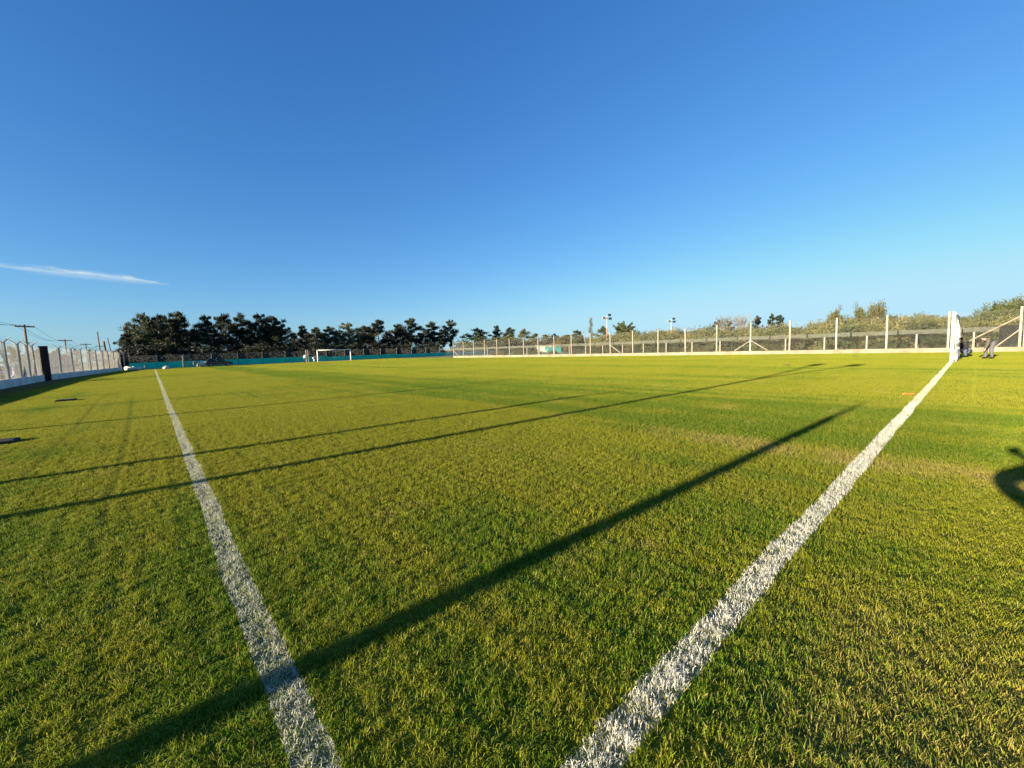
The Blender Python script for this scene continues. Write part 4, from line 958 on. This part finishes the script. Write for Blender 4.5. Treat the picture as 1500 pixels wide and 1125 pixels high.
def person(label, p, rz, J, top, trou, hat=None):
    """J: joint dict in local metres (x right, y forward, z up)"""
    t_ = thing('person', label, 'person', p, rz); V = {k: Vector(v) for k, v in J.items()}
    names, E, Rr = [], [], []
    def add(k, r_, par=None):
        names.append(k); Rr.append(r_)
        if par is not None: E.append((names.index(par), len(names)-1))
    V['waist'] = V['pelvis'].lerp(V['chest'], .5)
    add('pelvis', .13); add('waist', .12, 'pelvis'); add('chest', .135, 'waist'); add('neck', .055, 'chest')
    hd = (V['head']-V['neck']).normalized(); V['jaw'] = V['neck']+hd*.08+Vector(J.get('face', (0, 1, 0)))*.025; V['crown'] = V['neck']+hd*.25
    V['mid'] = V['neck']+hd*.16+Vector(J.get('face', (0, 1, 0)))*.01
    add('jaw', .066, 'neck'); add('mid', .088, 'jaw'); add('crown', .055, 'mid')
    for s in 'lr':
        add(s+'sh', .062, 'chest'); add(s+'el', .043, s+'sh'); add(s+'wr', .028, s+'el')
        d = (V[s+'wr']-V[s+'el']).normalized(); V[s+'pa'] = V[s+'wr']+d*.07; add(s+'pa', .034, s+'wr')
        side = d.cross(Vector((0, 0, 1))); side = side.normalized() if side.length > .05 else Vector((1, 0, 0)); dn = d.cross(side)
        cu = J.get(s+'curl', Vector((0, 0, 0)))
        for k in range(4):
            o_ = side*(k-1.5)*.021; V[s+'f%da' % k] = V[s+'pa']+d*.035+o_; V[s+'f%db' % k] = V[s+'pa']+d*(.045-.006*abs(k-1.4))+o_*1.02+dn*.035
            add(s+'f%da' % k, .0095, s+'pa'); add(s+'f%db' % k, .008, s+'f%da' % k)
        V[s+'t'] = V[s+'wr']+d*.05-side*.045; add(s+'t', .0105, s+'wr')
        add(s+'hip', .088, 'pelvis'); add(s+'kn', .058, s+'hip'); add(s+'an', .04, s+'kn')
        f_ = Vector(J.get(s+'toe', (0, 1, 0))).normalized(); V[s+'to'] = V[s+'an']+f_*.16+Vector((0, 0, -.045)); add(s+'to', .036, s+'an')
    me = skin_mesh([tuple(V[k]) for k in names], E, Rr, 0, 1); me.materials.append(m_skin); link('body', me, t_)
    def garment(nm, keys, rad, m, root):
        e2 = [(keys.index(names[a]), keys.index(names[b])) for a, b in E if names[a] in keys and names[b] in keys]
        g_ = skin_mesh([tuple(V[k]) for k in keys], e2, rad, keys.index(root), 2); g_.materials.append(m); link(nm, g_, t_)
    garment('jacket', ['pelvis', 'waist', 'chest', 'neck', 'lsh', 'lel', 'lwr', 'rsh', 'rel', 'rwr'], [.152, .145, .165, .075, .09, .078, .052, .09, .07, .052], top, 'waist')
    garment('trousers', ['pelvis', 'lhip', 'lkn', 'lan', 'rhip', 'rkn', 'ran'], [.16, .118, .084, .062, .118, .084, .062], trou, 'pelvis')
    for s in 'lr':
        b = MB(); f_ = Vector(J.get(s+'toe', (0, 1, 0))); f_ = Vector((f_.x, f_.y, 0)).normalized(); c = V[s+'an']; z0 = c.z-.07
        b.tube((c.x-f_.x*.06, c.y-f_.y*.06, z0+.045), (c.x+f_.x*.1, c.y+f_.y*.1, z0+.04), .05, .045, n=8); b.tube((c.x+f_.x*.1, c.y+f_.y*.1, z0+.04), (c.x+f_.x*.2, c.y+f_.y*.2, z0+.03), .045, .025, n=8); b.build('shoe', m_dark, t_)
    bm = bmesh.new(); bmesh.ops.create_uvsphere(bm, u_segments=14, v_segments=10, radius=1)
    fd = Vector(J.get('face', (0, 1, 0))).normalized(); hc = V['mid']+hd*.045-fd*.012
    for v_ in bm.verts: v_.co = hc + v_.co*.104 if v_.co.dot(hd)*.6-v_.co.dot(fd) > -.25 else hc+v_.co*.07
    hm = bpy.data.meshes.new('hair'); bm.to_mesh(hm); bm.free(); hm.materials.append(m_hair); hm.polygons.foreach_set('use_smooth', [True]*len(hm.polygons)); link('hair', hm, t_)
    fb = MB(); nb2 = V['mid']-hd*.01+fd*.085; sd = fd.cross(hd); fb.tube(nb2+hd*.02, nb2+fd*.025-hd*.015, .008, .014, n=6)
    for s in (-1, 1): fb.box(V['mid']+hd*.02+fd*.083+sd*s*.032, (.018, .018, .012)); fb.box(V['mid']+sd*s*.09, (.02, .02, .05))
    fb.build('face_features', m_skin, t_); return t_
def col(n, a): return mat(n, a, tuple(v*.7 for v in a), .85, 4, .2)
stand = dict(pelvis=(0, 0, .95), chest=(0, .02, 1.32), neck=(0, .02, 1.47), head=(0, .04, 1.68), lsh=(-.18, .02, 1.38), lel=(-.24, -.02, 1.1), lwr=(-.25, .06, .86), rsh=(.18, .02, 1.38), rel=(.25, .0, 1.1), rwr=(.22, .12, .9), lhip=(-.09, 0, .9), lkn=(-.1, .03, .5), lan=(-.11, 0, .09), rhip=(.09, 0, .9), rkn=(.11, .05, .5), ran=(.13, .03, .09))
bend = dict(pelvis=(0, -.12, .92), chest=(0, .26, 1.08), neck=(0, .4, 1.06), head=(0, .58, .98), face=(0, .3, -1), lsh=(-.18, .3, 1.06), lel=(-.2, .38, .78), lwr=(-.16, .46, .54), rsh=(.18, .3, 1.06), rel=(.2, .4, .78), rwr=(.16, .48, .56), lhip=(-.09, -.12, .88), lkn=(-.12, .02, .49), lan=(-.14, -.04, .09), rhip=(.09, -.12, .88), rkn=(.12, .02, .49), ran=(.14, -.02, .09))
crouch = dict(pelvis=(0, -.15, .42), chest=(0, .12, .74), neck=(0, .2, .89), head=(0, .3, 1.08), face=(0, 1, -.3), lsh=(-.18, .14, .8), lel=(-.24, .3, .56), lwr=(-.14, .48, .44), rsh=(.18, .14, .8), rel=(.24, .3, .56), rwr=(.14, .5, .46), lhip=(-.1, -.12, .4), lkn=(-.18, .3, .46), lan=(-.15, .02, .09), rhip=(.1, -.12, .4), rkn=(.16, .28, .44), ran=(.14, .0, .09))
person('person in dark top and blue grey trousers crouching behind the near goal', gp(1410, 523.5), 1.2, crouch, col('black_shirt', (.02, .02, .025)), col('blue_grey_trousers', (.10, .12, .19)))
person('person in brown top and light grey trousers bending over near the barred gate', gp(1447.5, 525.5), .95, bend, col('brown_shirt', (.08, .07, .055)), col('light_grey_trousers', (.10, .097, .112)))
person('person in white top and dark trousers standing left of the far goal', onY(446.3, 93.0), 2.6, stand, col('white_shirt', (.7, .7, .66)), col('navy_trousers', (.03, .04, .07)))
person('person in pink top and grey trousers bending beside the far goal', onY(459.5, 92.6), -1.2, bend, col('pink_shirt', (.62, .16, .22)), col('pale_grey_trousers', (.4, .42, .44)))
# the person holding the phone, whose shadow falls at the right edge
fw = Vector((math.sin(YAW), math.cos(YAW), 0)); rt = Vector((math.cos(YAW), -math.sin(YAW), 0))
photo = dict(pelvis=(0, -.05, .93), chest=(0, 0, 1.28), neck=(0, .0, 1.44), head=(0, .03, 1.66), lsh=(-.19, 0, 1.37), lel=(-.46, .20, 1.24), lwr=(-.22, .11, 1.06), rsh=(.19, 0, 1.35), rel=(.34, .2, 1.13), rwr=(.06, .38, 1.37), lhip=(-.09, -.05, .88), lkn=(-.12, .0, .49), lan=(-.15, -.03, .09), rhip=(.09, -.05, .88), rkn=(.12, .0, .49), ran=(.15, -.03, .09))
pp = -fw*.47
person('person in dark clothes holding up a phone behind the corner, shadow at right edge', pp, -YAW, photo, col('dark_jacket', (.03, .035, .05)), col('dark_jeans', (.03, .035, .06)))
ph = MB(); c = -fw*.03+Vector((0, 0, CH-.02)); ph.box(c, (.15, .009, .075), -YAW)
tag(ph.build('phone', m_dark), 'dark phone held up by the person in dark clothes behind the corner', 'phone')
